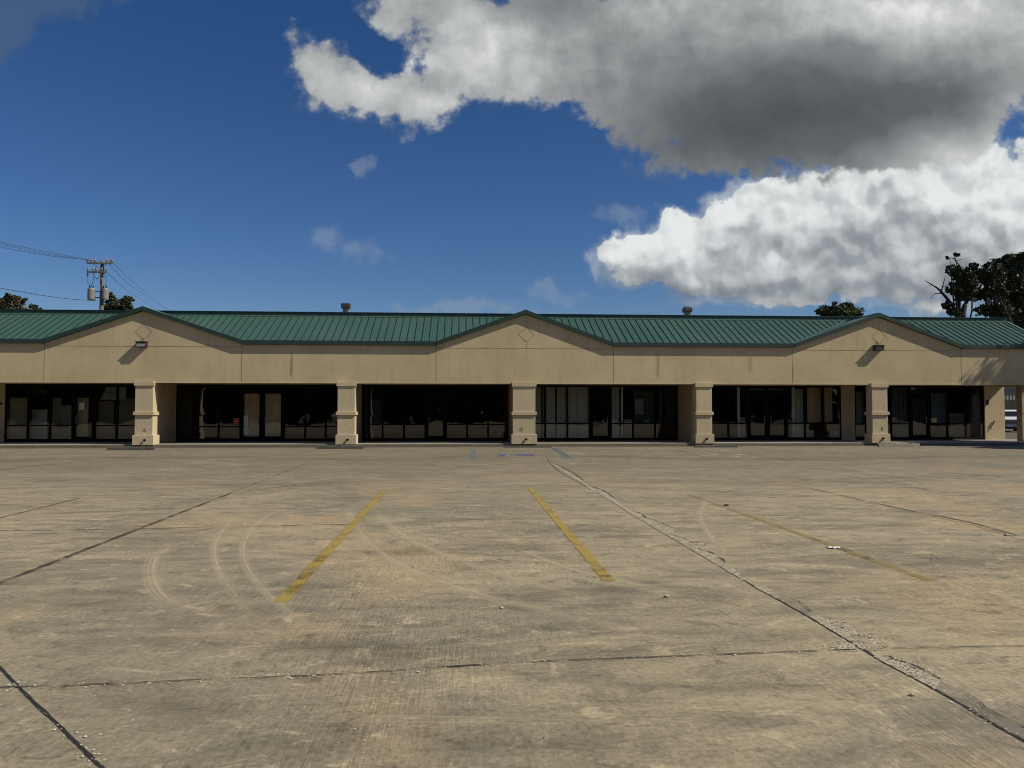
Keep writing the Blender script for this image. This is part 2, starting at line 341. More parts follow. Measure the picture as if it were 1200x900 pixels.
M['blue'] = m_worn('worn_blue_paint', (0.06, 0.085, 0.30), 1, (3,3,1), 0.2, 0.5, 0.9)
M['blue_pale'] = m_worn('faded_blue_paint', (0.15, 0.20, 0.24), 1, (3,3,1), 0.35, 0.6, 0.7)
M['white_worn'] = m_worn('worn_white_paint', (0.42, 0.39, 0.32), 1, (1.6,1.6,1), 0.42, 0.6, 0.7)
def m_band(name, col, amax, edge=0.5, lines=0.0, lo=0.35, hi=0.62, nscale=(1.5,1.5,1), col2=None):
    # paint or scuff laid in a strip: u runs along the strip in metres, v from -1 to 1 across it
    m, t, b = new_mat(name); p = pos(t); t.dim = '2D'
    uv = t.n('ShaderNodeUVMap', uv_map='across').outputs[0]; sp = t.n('ShaderNodeSeparateXYZ', {0: uv})
    va = t.math('ABSOLUTE', sp.outputs[1])
    rag = t.noise(p, 22, 5, 0.75)
    prof = t.smooth(t.math('MULTIPLY_ADD', t.math('SUBTRACT', rag, 0.5), 0.7 if lines == 0 else 0.25, va), 1.0, 1.0-edge)
    n = t.noise(t.map(p, scale=nscale), 1.0, 6, 0.72); fn = t.noise(p, 75, 4, 0.75)
    nn = t.math('MULTIPLY_ADD', t.math('SUBTRACT', fn, 0.5), 0.45, n)
    al = t.math('MULTIPLY', t.smooth(nn, lo, hi), prof)
    if lines:
        ln = t.noise(t.map(uv, scale=(0.05, lines, 1)), 1.0, 3, 0.7)
        uu = sp.outputs[0]
        al = t.math('MULTIPLY', al, t.math('MULTIPLY', t.smooth(uu, 0.0, 0.15), t.smooth(uu, 1.0, 0.70)))
        al = t.math('MULTIPLY', al, t.smooth(ln, 0.36, 0.56, 0.22, 1.0))
    t.link(t.mix(t.noise(p, 5, 5, 0.6), col, col2 or tuple(x*0.75 for x in col)), b.inputs['Base Color']); b.inputs['Roughness'].default_value = 0.9
    t.link(t.math('MULTIPLY', al, amax), b.inputs['Alpha']); return m
M['yellow'] = m_band('worn_yellow_paint', (0.38, 0.265, 0.05), 0.85, 0.22, 0, 0.20, 0.50, (3.5,1.8,1), (0.29, 0.205, 0.055))
M['yellow_faint'] = m_band('faint_yellow_paint', (0.34, 0.24, 0.06), 0.60, 0.4, 0, 0.28, 0.60, (3.5,1.6,1), (0.24, 0.175, 0.06))
M['yellow_dark'] = m_band('rubber_stained_paint', (0.085, 0.068, 0.034), 0.42, 0.4, 0, 0.30, 0.62, (6,6,1))
M['tyre_band'] = m_band('pale_tyre_scuff_band', (0.60, 0.49, 0.33), 0.60, 1.0, 4.0, 0.22, 0.50, (1.6,1.6,1))
M['soft_pale'] = m_band('soft_pale_wear', (0.56, 0.46, 0.31), 0.46, 1.0, 2.2, 0.28, 0.60, (0.8,1.6,1))
M['soft_dark'] = m_band('soft_dark_stain', (0.085, 0.072, 0.055), 0.22, 1.0, 0, 0.35, 0.68, (0.8,1.6,1))
M['tyre_pale'] = m_worn('pale_tyre_scuff', (0.56, 0.46, 0.30), 1, (2.2,2.2,1), 0.34, 0.62, 0.50)
M['scuff'] = m_worn('pale_scrape', (0.42, 0.36, 0.25), 1, (1.2,6,1), 0.38, 0.7, 0.42)
M['tyre_dark'] = m_worn('dark_streak', (0.07, 0.06, 0.048), 1, (1.5,1.5,1), 0.36, 0.6, 0.65)
M['sealant'] = m_worn('black_joint_sealant', (0.022, 0.019, 0.016), 1, (5,5,1), 0.15, 0.3, 0.97, rough=0.7)
M['crackline'] = m_worn('crack_shadow', (0.035, 0.028, 0.02), 1, (5,5,1), 0.40, 0.50, 0.95)
M['thinjoint'] = m_worn('open_joint_shadow', (0.035, 0.028, 0.02), 1, (4,4,1), 0.26, 0.44, 0.9)
M['oldjoint'] = m_worn('filled_joint', (0.10, 0.084, 0.060), 1, (1.2,1.2,1), 0.38, 0.52, 0.85)
M['palejoint'] = m_worn('pale_joint_dust', (0.46, 0.38, 0.26), 1, (4,4,1), 0.42, 0.66, 0.55)
M['greyslab'] = m_worn('grey_patch_mortar', (0.24, 0.225, 0.18), 1, (2.5,2.5,1), 0.3, 0.7, 0.6)
def m_rubble():
    m, t, b = new_mat('broken_concrete'); p = pos(t)
    v = t.n('ShaderNodeTexVoronoi', {'Vector': p, 'Scale': 55.0, 'Randomness': 1.0})
    n = t.noise(p, 14, 6, 0.7)
    c = t.mix(t.smooth(v.outputs['Distance'], 0.30, 0.75), (0.54, 0.46, 0.34), (0.16, 0.12, 0.085))
    c = t.mix(t.smooth(n, 0.40, 0.62, 0.0, 0.85), c, (0.27, 0.225, 0.15))
    t.link(c, b.inputs['Base Color']); b.inputs['Roughness'].default_value = 0.95
    al = t.smooth(t.noise(p, 7, 6, 0.75), 0.34, 0.50, 0.0, 1.0); t.link(al, b.inputs['Alpha'])
    bp = t.n('ShaderNodeBump', {'Height': t.math('ADD', v.outputs['Distance'], n), 'Strength': 0.7, 'Distance': 0.012}); t.link(bp.outputs[0], b.inputs['Normal'])
    return m
M['rubble'] = m_rubble()

# ---------------------------------------------------------------- mesh helpers
def link(o, parent=None):
    COL.objects.link(o)
    if parent is not None: o.parent = parent
    return o
class MB:
    def __init__(s): s.v = []; s.f = []; s.mi = []; s.uv = {}
    def face(s, pts, mi=0):
        i = len(s.v); s.v += [tuple(p) for p in pts]; s.f.append(tuple(range(i, i+len(pts)))); s.mi.append(mi); return s
    def box(s, x0, x1, y0, y1, z0, z1, mi=0):
        i = len(s.v)
        s.v += [(x0,y0,z0),(x1,y0,z0),(x1,y1,z0),(x0,y1,z0),(x0,y0,z1),(x1,y0,z1),(x1,y1,z1),(x0,y1,z1)]
        s.f += [tuple(i+k for k in q) for q in ((0,3,2,1),(4,5,6,7),(0,1,5,4),(1,2,6,5),(2,3,7,6),(3,0,4,7))]; s.mi += [mi]*6; return s
    def prism(s, poly, y0, y1, mi=0):          # polygon of (x,z), counter-clockwise seen from -Y
        i = len(s.v); n = len(poly)
        s.v += [(x, y0, z) for x, z in poly] + [(x, y1, z) for x, z in poly]
        s.f.append(tuple(i+k for k in range(n))); s.f.append(tuple(i+n+k for k in reversed(range(n)))); s.mi += [mi, mi]
        for k in range(n):
            s.f.append((i+k, i+n+k, i+n+(k+1) % n, i+(k+1) % n)); s.mi.append(mi)
        return s
    def bar(s, a, b, w, h, up=Vector((0,0,1)), mi=0):
        a, b = Vector(a), Vector(b); d = (b-a).normalized(); sx = d.cross(up)
        if sx.length < 1e-4: sx = d.cross(Vector((1,0,0)))
        sx.normalize(); u = sx.cross(d).normalized(); i = len(s.v)
        for p in (a, b):
            for q, r in ((-1,-1),(1,-1),(1,1),(-1,1)): s.v.append(tuple(p + sx*(q*w/2) + u*(r*h/2)))
        s.f += [tuple(i+k for k in q) for q in ((3,2,1,0),(4,5,6,7),(0,1,5,4),(1,2,6,5),(2,3,7,6),(3,0,4,7))]; s.mi += [mi]*6; return s
    def tube(s, pts, radii, n=8, mi=0):
        pts = [Vector(p) for p in pts]
        if not isinstance(radii, (list, tuple)): radii = [radii]*len(pts)
        i0 = len(s.v)
        for k, p in enumerate(pts):
            d = (pts[min(k+1, len(pts)-1)] - pts[max(k-1, 0)]).normalized()
            a = d.cross(Vector((0.13, 0.2, 1)) if abs(d.z) < 0.9 else Vector((1, 0.1, 0))).normalized(); b = d.cross(a)
            for j in range(n):
                th = 2*math.pi*j/n; s.v.append(tuple(p + (a*math.cos(th) + b*math.sin(th))*radii[k]))
        for k in range(len(pts)-1):
            for j in range(n):
                s.f.append((i0+k*n+j, i0+k*n+(j+1) % n, i0+(k+1)*n+(j+1) % n, i0+(k+1)*n+j)); s.mi.append(mi)
        s.f.append(tuple(i0+j for j in reversed(range(n)))); s.f.append(tuple(i0+(len(pts)-1)*n+j for j in range(n))); s.mi += [mi, mi]
        return s
    def build(s, name, mats, parent=None, smooth=False, bevel=0.0):
        me = bpy.data.meshes.new(name); me.from_pydata(s.v, [], s.f)
        if not isinstance(mats, (list, tuple)): mats = [mats]
        for m in mats: me.materials.append(m)
        if len(mats) > 1: me.polygons.foreach_set('material_index', s.mi)
        if bevel:
            bm = bmesh.new(); bm.from_mesh(me)
            bmesh.ops.bevel(bm, geom=bm.edges[:], offset=bevel, segments=2, affect='EDGES', profile=0.6)
            bm.to_mesh(me); bm.free()
        if smooth: me.polygons.foreach_set('use_smooth', [True]*len(me.polygons))
        if s.uv:
            ul = me.uv_layers.new(name='across')
            for p_ in me.polygons:
                for li in p_.loop_indices: ul.data[li].uv = s.uv.get(me.loops[li].vertex_index, (0, 0))
        me.update()
        o = bpy.data.objects.new(name, me); link(o, parent); return o
def empty(name, loc=(0,0,0)):
    o = bpy.data.objects.new(name, None); o.location = loc; COL.objects.link(o); return o
def tag(o, label=None, cat=None, group=None, kind=None):
    if label: o['label'] = label
    if cat: o['category'] = cat
    if group: o['group'] = group
    if kind: o['kind'] = kind
    return o
def put(o, parent):                            # meshes are made in world coordinates: keep them there under a moved parent
    o.parent = parent; o.matrix_parent_inverse = Matrix.Translation(-parent.location); return o
def text_mesh(name, body, size, mat, parent, loc, thick=0.004):
    cu = bpy.data.curves.new(name, 'FONT'); cu.body = body; cu.size = size; cu.extrude = thick; cu.align_x = 'CENTER'; cu.align_y = 'CENTER'
    tmp = bpy.data.objects.new('tmp', cu); COL.objects.link(tmp)
    dg = bpy.context.evaluated_depsgraph_get(); me = bpy.data.meshes.new_from_object(tmp.evaluated_get(dg))
    COL.objects.unlink(tmp); bpy.data.objects.remove(tmp)
    me.transform(Matrix.Translation(loc) @ Matrix.Rotation(math.pi/2, 4, 'X')); me.materials.clear(); me.materials.append(mat)
    o = bpy.data.objects.new(name, me); COL.objects.link(o)
    if parent: put(o, parent)
    return o

# ---------------------------------------------------------------- ground
b = MB(); b.face([(-1600,-1600,-0.03),(1600,-1600,-0.03),(1600,1600,-0.03),(-1600,1600,-0.03)])
tag(b.build('ground', simple('dry_grass_ground', (0.09, 0.10, 0.05), 0.95, var=0.3, scale=0.4)), kind='structure')
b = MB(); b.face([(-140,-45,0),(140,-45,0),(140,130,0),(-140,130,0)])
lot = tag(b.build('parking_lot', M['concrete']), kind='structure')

def spline(pts, n=10):
    P = [Vector(p) for p in pts]; out = []
    for i in range(len(P)-1):
        p0 = P[max(i-1,0)]; p1 = P[i]; p2 = P[i+1]; p3 = P[min(i+2, len(P)-1)]
        for k in range(n):
            t_ = k/n
            out.append(0.5*((2*p1)+(p2-p0)*t_+(2*p0-5*p1+4*p2-p3)*t_**2+(3*p1-p0-3*p2+p3)*t_**3))
    out.append(P[-1]); return out
LAYER = [0.004]
def ribbon(b, pxpts, width, z=0.004, jit=0.0, wjit=0.0, n=10, sm=True, offset=0.0):
    pts = [g(*p) for p in pxpts]
    pts = spline(pts, n) if sm and len(pts) > 2 else ([pts[0].lerp(pts[-1], k/60) for k in range(61)] if len(pts) == 2 else pts)
    if jit or wjit:                            # resample finely so the edges can be ragged
        q = [];
        for a, c in zip(pts[:-1], pts[1:]):
            m = max(1, int((c-a).length/0.06))
            q += [a.lerp(c, k/m) for k in range(m)]
        pts = q + [pts[-1]]
    L = []; Rr = []
    for i, p in enumerate(pts):
        d = (pts[min(i+1, len(pts)-1)]-pts[max(i-1, 0)]); d.z = 0; d.normalize(); nrm = Vector((-d.y, d.x, 0))
        c = p + nrm*(offset + random.uniform(-jit, jit)); w = width*(1+random.uniform(-wjit, wjit))/2
        a_ = c + nrm*w; c_ = c - nrm*w; L.append((a_.x, a_.y, z)); Rr.append((c_.x, c_.y, z))
    i0 = len(b.v); n_ = len(L); b.v += L + Rr; run = 0.0
    tot = sum((pts[k+1]-pts[k]).length for k in range(n_-1))
    for k in range(n_):
        if k: run += (pts[k]-pts[k-1]).length
        b.uv[i0+k] = (run/max(tot, .01), 1.0); b.uv[i0+n_+k] = (run/max(tot, .01), -1.0)
        b.len = tot
    for i in range(n_-1): b.f.append((i0+i, i0+n_+i, i0+n_+i+1, i0+i+1)); b.mi.append(0)
    return b
def mark(name, mat, *ribs, kind='structure'):
    b = MB()
    for r in ribs:
        ribbon(b, r[0], r[1], **(r[2] if len(r) > 2 else {}))
    return tag(b.build(name, mat), kind=kind)
# expansion joints
J1 = [(640,536),(653,551),(688,570.5),(711.5,584),(733,598),(761,614),(787,629.5),(813,645),(841.5,661.5),(869.7,679),(907.5,700.5),(957.5,729),(1010,761),(1060,789),(1112.5,817.5),(1150,840),(1200,868.8),(1240,892)]
mark('expansion_joint', M['sealant'], (J1, 0.017, dict(jit=0.004, wjit=0.35)))
mark('expansion_joint', M['sealant'], ([(-40,742),(0,783),(22,806),(66,848),(86,868),(120,901),(150,930)], 0.020, dict(jit=0.0015, wjit=0.2)))
mark('joint_dust', M['palejoint'], ([(-40,742),(0,783),(22,806),(66,848),(86,868),(120,901)], 0.05, dict(z=0.003, jit=0.012, wjit=0.6)))
mark('expansion_joint', M['tyre_dark'], ([(-40,699),(268,579)], 0.085, dict(z=0.003, wjit=.2)), ([(-40,699),(365,541)], 0.022, dict(z=0.008, wjit=.5)))
mark('yellow_edge', M['yellow_faint'], ([(205,603),(272,577)], 0.07, dict(z=0.006)))
JH1 = [(-40,808),(20,806),(140,802),(240,797),(390,791),(600,777.5),(800,769.5),(1005,761.5)]
mark('control_joint', M['thinjoint'], (JH1, 0.011, dict(z=0.008, jit=0.004, wjit=0.9)), ([(1045,760),(1200,757.5),(1260,756)], 0.007, dict(z=0.008, jit=0.003, wjit=0.8)))
mark('joint_dust', M['palejoint'], (JH1, 0.05, dict(z=0.004, jit=0.012, wjit=0.9)), ([(1045,760),(1200,757.5),(1260,756)], 0.035, dict(z=0.004, jit=0.01, wjit=0.7)))
JH2 = [(-60,622),(100,621),(260,617.5),(435,614),(600,607.5),(740,604),(893,604.5),(1076,605),(1260,604)]
mark('control_joint', M['oldjoint'], (JH2[:4], 0.03, dict(z=0.005, wjit=0.4)), (JH2[3:7], 0.010, dict(z=0.005, wjit=0.4)), (JH2[6:], 0.035, dict(z=0.005, wjit=0.5)))
mark('joint_dust', M['palejoint'], (JH2[3:7], 0.035, dict(z=0.003, wjit=0.5)))
mark('control_joint', M['oldjoint'], ([(946,571.5),(1050,595),(1133,611.5),(1200,630),(1260,644)], 0.07, dict(z=0.004, wjit=.25)), ([(1033,563),(1097,576.5)], 0.04, dict(z=0.004, wjit=.3)))
mark('yellow_edge', M['yellow_faint'], ([(985,582),(1050,597),(1133,614),(1200,633)], 0.06, dict(z=0.003)))
mark('joint_dust', M['palejoint'], ([(893,538),(930,546),(967,552),(1013,560),(1133,577),(1200,588),(1260,598)], 0.06, dict(z=0.004, jit=0.03, wjit=0.7)))
mark('control_joint', M['oldjoint'], ([(-40,556),(60,544),(150,536)], 0.07, dict(z=0.004, wjit=.4)), ([(0,607),(45,596),(92,584)], 0.06, dict(z=0.004, wjit=.4)), ([(290,575),(350,568.5)], 0.05, dict(z=0.004, wjit=.4)),
     ([(505,553),(560,546),(650,541)], 0.07, dict(z=0.004, wjit=.4)), ([(640,522),(668,536)], 0.05, dict(z=0.004)), ([(790,526),(830,537)], 0.05, dict(z=0.004)),
     ([(870,530),(930,541)], 0.05, dict(z=0.004)), ([(1100,562),(1260,554)], 0.05, dict(z=0.004, wjit=.5)))
# painted stall lines
def stall(near, far, w, mat, dark=()):
    mark('parking_line', mat, ([near, far], w, dict(z=0.005, wjit=0.10)))
    for (a, c) in dark:
        p = [(near[0]+(far[0]-near[0])*s, near[1]+(far[1]-near[1])*s) for s in (a, c)]
        mark('rubber_stain', M['yellow_dark'], (p, w*1.02, dict(z=0.009)))
stall((329,706),(450,575.5), 0.138, M['yellow'], ((0.09,0.16),(0.20,0.27),(0.36,0.42)))
stall((714,681),(620,571), 0.138, M['yellow'], ((0.035,0.06),(0.10,0.13)))
stall((1092,681),(806,579), 0.135, M['yellow_faint'], ((0.245,0.28),(0.335,0.38),(0.46,0.50)))
mark('blue_marking', M['blue_pale'], ([(555,527),(555,539)], 0.22, dict(z=.006)), ([(650,525),(667,538)], 0.34))
mark('blue_marking', M['blue'], ([(585.5,533.5),(592,533.5)], 1.5, dict(z=0.006)), ([(605,533),(625,533)], 0.9, dict(z=0.006)))
mark('white_marking', M['white_worn'], ([(592,534),(597,534)], 0.5), ([(668,530),(680,533)], 0.5), ([(833,528),(868,529)], 0.9, dict(wjit=.3)), ([(842,532),(800,537)], 0.35), ([(740,533),(762,534)], 0.5), ([(870,531),(858,537)], 0.3),
     ([(735,544),(760,544)], 0.3), ([(690,575),(700,577)], .3), ([(900,540),(925,543)], .3), ([(980,554),(1012,559)], .35))
# tyre scuffs: sweeping arcs
T = [([(405,592),(412,606),(420,622),(436,640),(462,658),(500,676),(560,696),(640,716),(740,742),(880,778)], .34),
     ([(440,600),(470,626),(520,650),(590,674),(690,700),(800,722)], .30),
     ([(282,600),(262,620),(251,642),(256,668),(276,700),(304,728),(345,756)], .20),
     ([(330,596),(300,614),(285,640),(291,668),(316,698),(352,726),(410,756),(480,778)], .20),
     ([(205,636),(182,654),(178,676),(190,698),(216,712),(250,722)], .34),
     ([(830,582),(821,602),(828,622),(848,646),(885,668)], .20),
     ([(600,640),(660,664),(740,684),(850,700)], .16)]
b = MB()
for pts, w in T: ribbon(b, pts, w, 0.0022, n=22)
tag(b.build('tyre_scuffs', M['tyre_band']), kind='structure')
b = MB()
for pts, w in [([(130,746),(300,741),(470,738),(620,734)], .16), ([(300,842),(430,840),(600,842),(780,849)], .07), ([(300,848),(450,846),(620,849),(700,851)], .04), ([(600,836),(760,839),(900,836)], .04),
               ([(480,795),(560,812),(620,835)], .04), ([(10,775),(60,752),(110,735)], .08), ([(600,757),(760,755),(900,757)], .10), ([(130,650),(300,634),(460,628),(640,622)], .30), ([(100,672),(200,660),(330,656)], .25),
               ([(700,590),(850,600),(1000,598),(1180,590)], .4), ([(860,660),(1000,668),(1150,662)], .2), ([(960,700),(1080,720),(1190,716)], .15), ([(60,560),(200,556),(330,548)], .6), ([(640,548),(760,552),(880,546)], .5),
               ([(900,800),(980,830),(1060,860)], .05), ([(20,860),(100,850),(220,868)], .04), ([(980,546),(1080,560),(1200,566)], .5)]:
    ribbon(b, pts, w, 0.0012, n=14)
tag(b.build('pale_wear', M['soft_pale']), kind='structure')
b = MB()
for pts, w in [([(0,540),(200,536),(420,538),(620,534),(900,538),(1200,534)], 3.2), ([(150,560),(300,570),(420,562)], 1.6), ([(700,562),(900,566),(1150,556)], 2.0), ([(340,750),(520,770),(760,765),(1000,740)], .7), ([(430,650),(560,640),(700,655)], 1.2),
               ([(60,790),(220,830),(420,870)], .7), ([(480,880),(640,862),(860,880)], .5), ([(800,700),(960,690),(1170,700)], .9), ([(1000,640),(1100,655),(1200,650)], 1.0), ([(700,830),(860,800),(1000,822)], .6), ([(560,700),(700,690),(820,720)], .7)]:
    ribbon(b, pts, w, 0.0005, n=14)
tag(b.build('dark_stains', M['soft_dark']), kind='structure')
# spalled edge of the long joint
from mathutils.geometry import tessellate_polygon
def patch(b, lower, upper, z=0.006, jit=0.008):
    def fine(ps):
        P = [g(*p) for p in ps]; q = []
        for a_, c_ in zip(P[:-1], P[1:]):
            m = max(1, int((c_-a_).length/0.035)); q += [a_.lerp(c_, k/m) for k in range(m)]
        return q + [P[-1]]
    lo = fine(lower); up = [u + Vector((random.uniform(-jit, jit), random.uniform(-jit, jit)*2, 0)) for u in fine(upper)]
    pts = lo + up[::-1]; pts = [Vector((p.x, p.y, z)) for p in pts]
    for tri in tessellate_polygon([pts]):
        q = [pts[k] for k in tri]
        if (q[1]-q[0]).cross(q[2]-q[0]).z < 0: q.reverse()
        b.face(q)
    n = 24; L1 = [lo[min(len(lo)-1, int(k*(len(lo)-1)/n))] for k in range(n+1)]; L2 = [up[min(len(up)-1, int(k*(len(up)-1)/n))] for k in range(n+1)]
    return L1, L2
rub = MB(); EDG = []
EDG.append(patch(rub, [(646,543),(688,570)], [(647,543.5),(668,555),(680,563),(688,569.5)]))
EDG.append(patch(rub, [(688,571),(735,599)], [(688,569.5),(712,579),(722,587),(735,598)]))
EDG.append(patch(rub, [(735,600),(870,680)], [(735,597),(758,606),(790,619.5),(790,626),(815,634),(830,638),(818,643),(842,653),(852,661),(862,671),(870,679)]))
EDG.append(patch(rub, [(885,689),(910,702)], [(886,687),(896,688),(905,692),(911,700)]))
EDG.append(patch(rub, [(948,723),(1010,761)], [(950,721),(975,727),(1000,733),(1004,741),(1020,748),(1043,757),(1020,764)]))
EDG.append(patch(rub, [(972,762),(1006,761.5)], [(972,760),(985,748),(1000,756)]))
EDG.append(patch(rub, [(1030,774),(1095,808)], [(1032,771),(1052,771),(1068,777),(1090,787),(1102,797)]))
tag(rub.build('crumbled_joint_edge', M['rubble']), kind='structure')
b = MB(); patch(b, [(910,703),(950,722)], [(915,700),(935,706),(950,719)], .003); patch(b, [(1095,807),(1212,876)], [(1098,796),(1132,813),(1152,829),(1215,862)], .003)
tag(b.build('mortar_patch', M['greyslab']), kind='structure')
mark('crack', M['crackline'], ([(741,599.5),(752,602),(757,607),(775,613),(790,619.5)], .022, dict(z=.009, jit=.01, wjit=.8)), ([(787,627),(800,631),(812,636),(830,637.5)], .02, dict(z=.009, jit=.01, wjit=.8)),
     ([(818,643),(840,651),(850,660)], .022, dict(z=.009, jit=.008, wjit=.8)), ([(688,569),(705,574),(722,585)], .02, dict(z=.009, jit=.01, wjit=.8)), ([(1000,733),(985,730),(1004,734)], .012, dict(z=.009, wjit=.8)),
     ([(1018,748),(1032,754),(1044,757)], .014, dict(z=.009, jit=.01, wjit=.8)), ([(1035,768),(1050,774),(1075,782),(1088,789),(1102,797)], .014, dict(z=.009, jit=.012, wjit=.8)),
     ([(1128,812),(1146,822),(1153,829),(1165,836),(1205,855)], .009, dict(z=.009, jit=.006, wjit=.8)), ([(915,699),(935,705),(952,718)], .008, dict(z=.009, jit=.006, wjit=.8)), ([(646,542),(668,552),(684,563)], .03, dict(z=.009, jit=.01, wjit=.8)))
# loose chips and grit
def chips(name, mat, spots, smin, smax):
    vs = []; fs = []
    base = [(1,0,0),(0,1,0),(-1,0,0),(0,-1,0),(0,0,.8),(0,0,-.3)]; F = [(0,1,4),(1,2,4),(2,3,4),(3,0,4),(1,0,5),(2,1,5),(3,2,5),(0,3,5)]
    for (x, y) in spots:
        s_ = random.uniform(smin, smax)*random.choice((0.5, 0.7, 1)); a = random.uniform(0, 6.28); i = len(vs)
        for q in base:
            k = s_*random.uniform(.6, 1.3); vs.append((x+(q[0]*math.cos(a)-q[1]*math.sin(a))*k, y+(q[0]*math.sin(a)+q[1]*math.cos(a))*k*.8, 0.003+q[2]*k*.7+.3*s_))
        fs += [tuple(i+j for j in f_) for f_ in F]
    me = bpy.data.meshes.new(name); me.from_pydata(vs, [], fs); me.materials.append(mat)
    o = bpy.data.objects.new(name, me); COL.objects.link(o); return tag(o, kind='stuff')
sp = []
for lo, up in EDG:
    L = (lo[0]-lo[-1]).length
    for _ in range(int(130*max(L, .4))):
        k = random.randint(0, len(lo)-1); q = lo[k].lerp(up[k], random.random()**.8); sp.append((q.x+random.gauss(0,.02), q.y+random.gauss(0,.02)))
for ps, n in ((JH1, 260), ([(-40,742),(0,783),(66,848),(120,901)], 90), (J1, 240)):
    Q = spline([g(*p) for p in ps], 12)
    for _ in range(n):
        q = random.choice(Q).lerp(random.choice(Q), 0); i = random.randint(0, len(Q)-2); q = Q[i].lerp(Q[i+1], random.random()); sp.append((q.x+random.gauss(0,.03), q.y+random.gauss(0,.03)))
o = chips('concrete_crumbs', M['chip'], sp, .004, .012); tag(o, 'pale concrete crumbs along the broken joints of the lot', 'gravel')
sp = [tuple(g(random.gauss(x, sx), random.gauss(y, sy)).xy) for x, y, sx, sy, n in ((290,830,60,28,60),(130,830,90,25,25),(430,830,110,35,40),(600,820,300,60,90)) for _ in range(n)]
sp = [s for s in sp if s[1] > 2.4]
o = chips('loose_grit', M['chip'], sp, .003, .0075); tag(o, 'scattered pale grit over the near concrete slabs', 'gravel')
sp = [(random.uniform(-9, 14), random.uniform(3, 30)) for _ in range(420)]
o = chips('dark_grit', M['chipd'], sp, .004, .014); tag(o, 'dark specks of grit and leaf scattered over the lot', 'gravel')
def rock(name, p, s_, mat, label, cat, flat=.7, seed=1):
    bm = bmesh.new(); bmesh.ops.create_icosphere(bm, subdivisions=2, radius=1); r_ = random.Random(seed)
    for v in bm.verts:
        k = r_.uniform(.75, 1.2); v.co = Vector((v.co.x*s_*k*1.2, v.co.y*s_*k, max(v.co.z, -.3)*s_*flat*k + .3*s_*flat))
    me = bpy.data.meshes.new(name); bm.to_mesh(me); bm.free(); me.materials.append(mat)
    o = bpy.data.objects.new(name, me); COL.objects.link(o); o.location = (p.x, p.y, .004); return tag(o, label, cat)
rock('stone', g(781,700), .022, M['stone'], 'small tan stone lying alone on the concrete right of the middle yellow line', 'stone')
rock('stone', g(1069,815.5), .014, M['stone'], 'small rusty tan stone below the long crumbling joint at lower right', 'stone', seed=4)
rock('stone', g(588,713), .011, M['chip'], 'tiny pale stone on open concrete near the curved tyre scuffs', 'stone', seed=5)
rock('stone', g(851,593), .035, M['chipd'], 'dark lump lying on the faint yellow line at right', 'stone', seed=6)
rock('stone', g(1180,628), .03, M['chip'], 'pale stone beside the dark joint at far right of the lot', 'stone', seed=8)
# crumpled paper
bm = bmesh.new(); bmesh.ops.create_grid(bm, x_segments=10, y_segments=6, size=1); rr = random.Random(3)
for v in bm.verts: v.co = Vector((v.co.x*.065*(1+.3*math.sin(v.co.y*5)), v.co.y*.05, .006+rr.uniform(0, .016)))
me = bpy.data.meshes.new('paper_litter'); bm.to_mesh(me); bm.free(); me.materials.append(M['litter'])
o = bpy.data.objects.new('paper_litter', me); COL.objects.link(o); o.location = g(977,642.5); o.rotation_euler = (0,0,-.25)
tag(o, 'crumpled white scrap of paper lying on the faint yellow line', 'litter')

# ---------------------------------------------------------------- building
YW = 40.0; ZS = 0.15; KF = 36.66
XL, XR = -37.0, 29.45
bld = empty('strip_mall', (0, YF, 0))
tag(bld, 'long empty tan stucco shopping strip with green metal roof and three low gables', 'building')
def P(mb, name, mats, parent=bld, **k):
    o = mb.build(name, mats, None, **k); put(o, bld if parent is bld else bld)
    if parent is not bld: o.parent = parent; o.matrix_parent_inverse = Matrix.Translation(-bld.location) if False else Matrix.Identity(4)
    return o
def SUB(mb, name, mats, parent, **k):          # child of a part (parts carry no transform of their own)
    o = mb.build(name, mats, None, **k); o.parent = parent; return o
# walkway and kerb
b = MB(); b.box(XL, XR+1.2, KF+.004, YW+0.3, -0.2, ZS); tag(b.build('walkway', M['walk']), kind='structure')
b = MB()
xx = XL
while xx < XR+1.2:
    b.box(xx, min(xx+3.0, XR+1.2), KF-.02, KF, -.1, ZS-.03); xx += 3.015
b.build('kerb', M['kerb'])['kind'] = 'structure'
# gables (centre px, left foot px, right foot px)
EZ = 4.90
Gs = []
for c, l, r_ in ((168,52,285),(616,511,719),(1029,930,1126)):
    xc = X(c, YF, 370); xl = X(l, YF, 404); xr = X(r_, YF, 404); Gs.append((xc, xl, xr))
GA = 6.34                                       # top of stucco at the apex
poly = [(XL, 3.0), (XR, 3.0), (XR, EZ)]
for xc, xl, xr in reversed(Gs): poly += [(xr, EZ), (xc, GA), (xl, EZ)]
poly += [(XL, EZ)]
b = MB(); b.prism(poly, YF, YF+.22); P(b, 'fascia', M['stucco'])
b = MB(); b.box(XL, XR, YF-.015, YF-.002, 3.0, 3.07); P(b, 'drip_edge', M['column'])
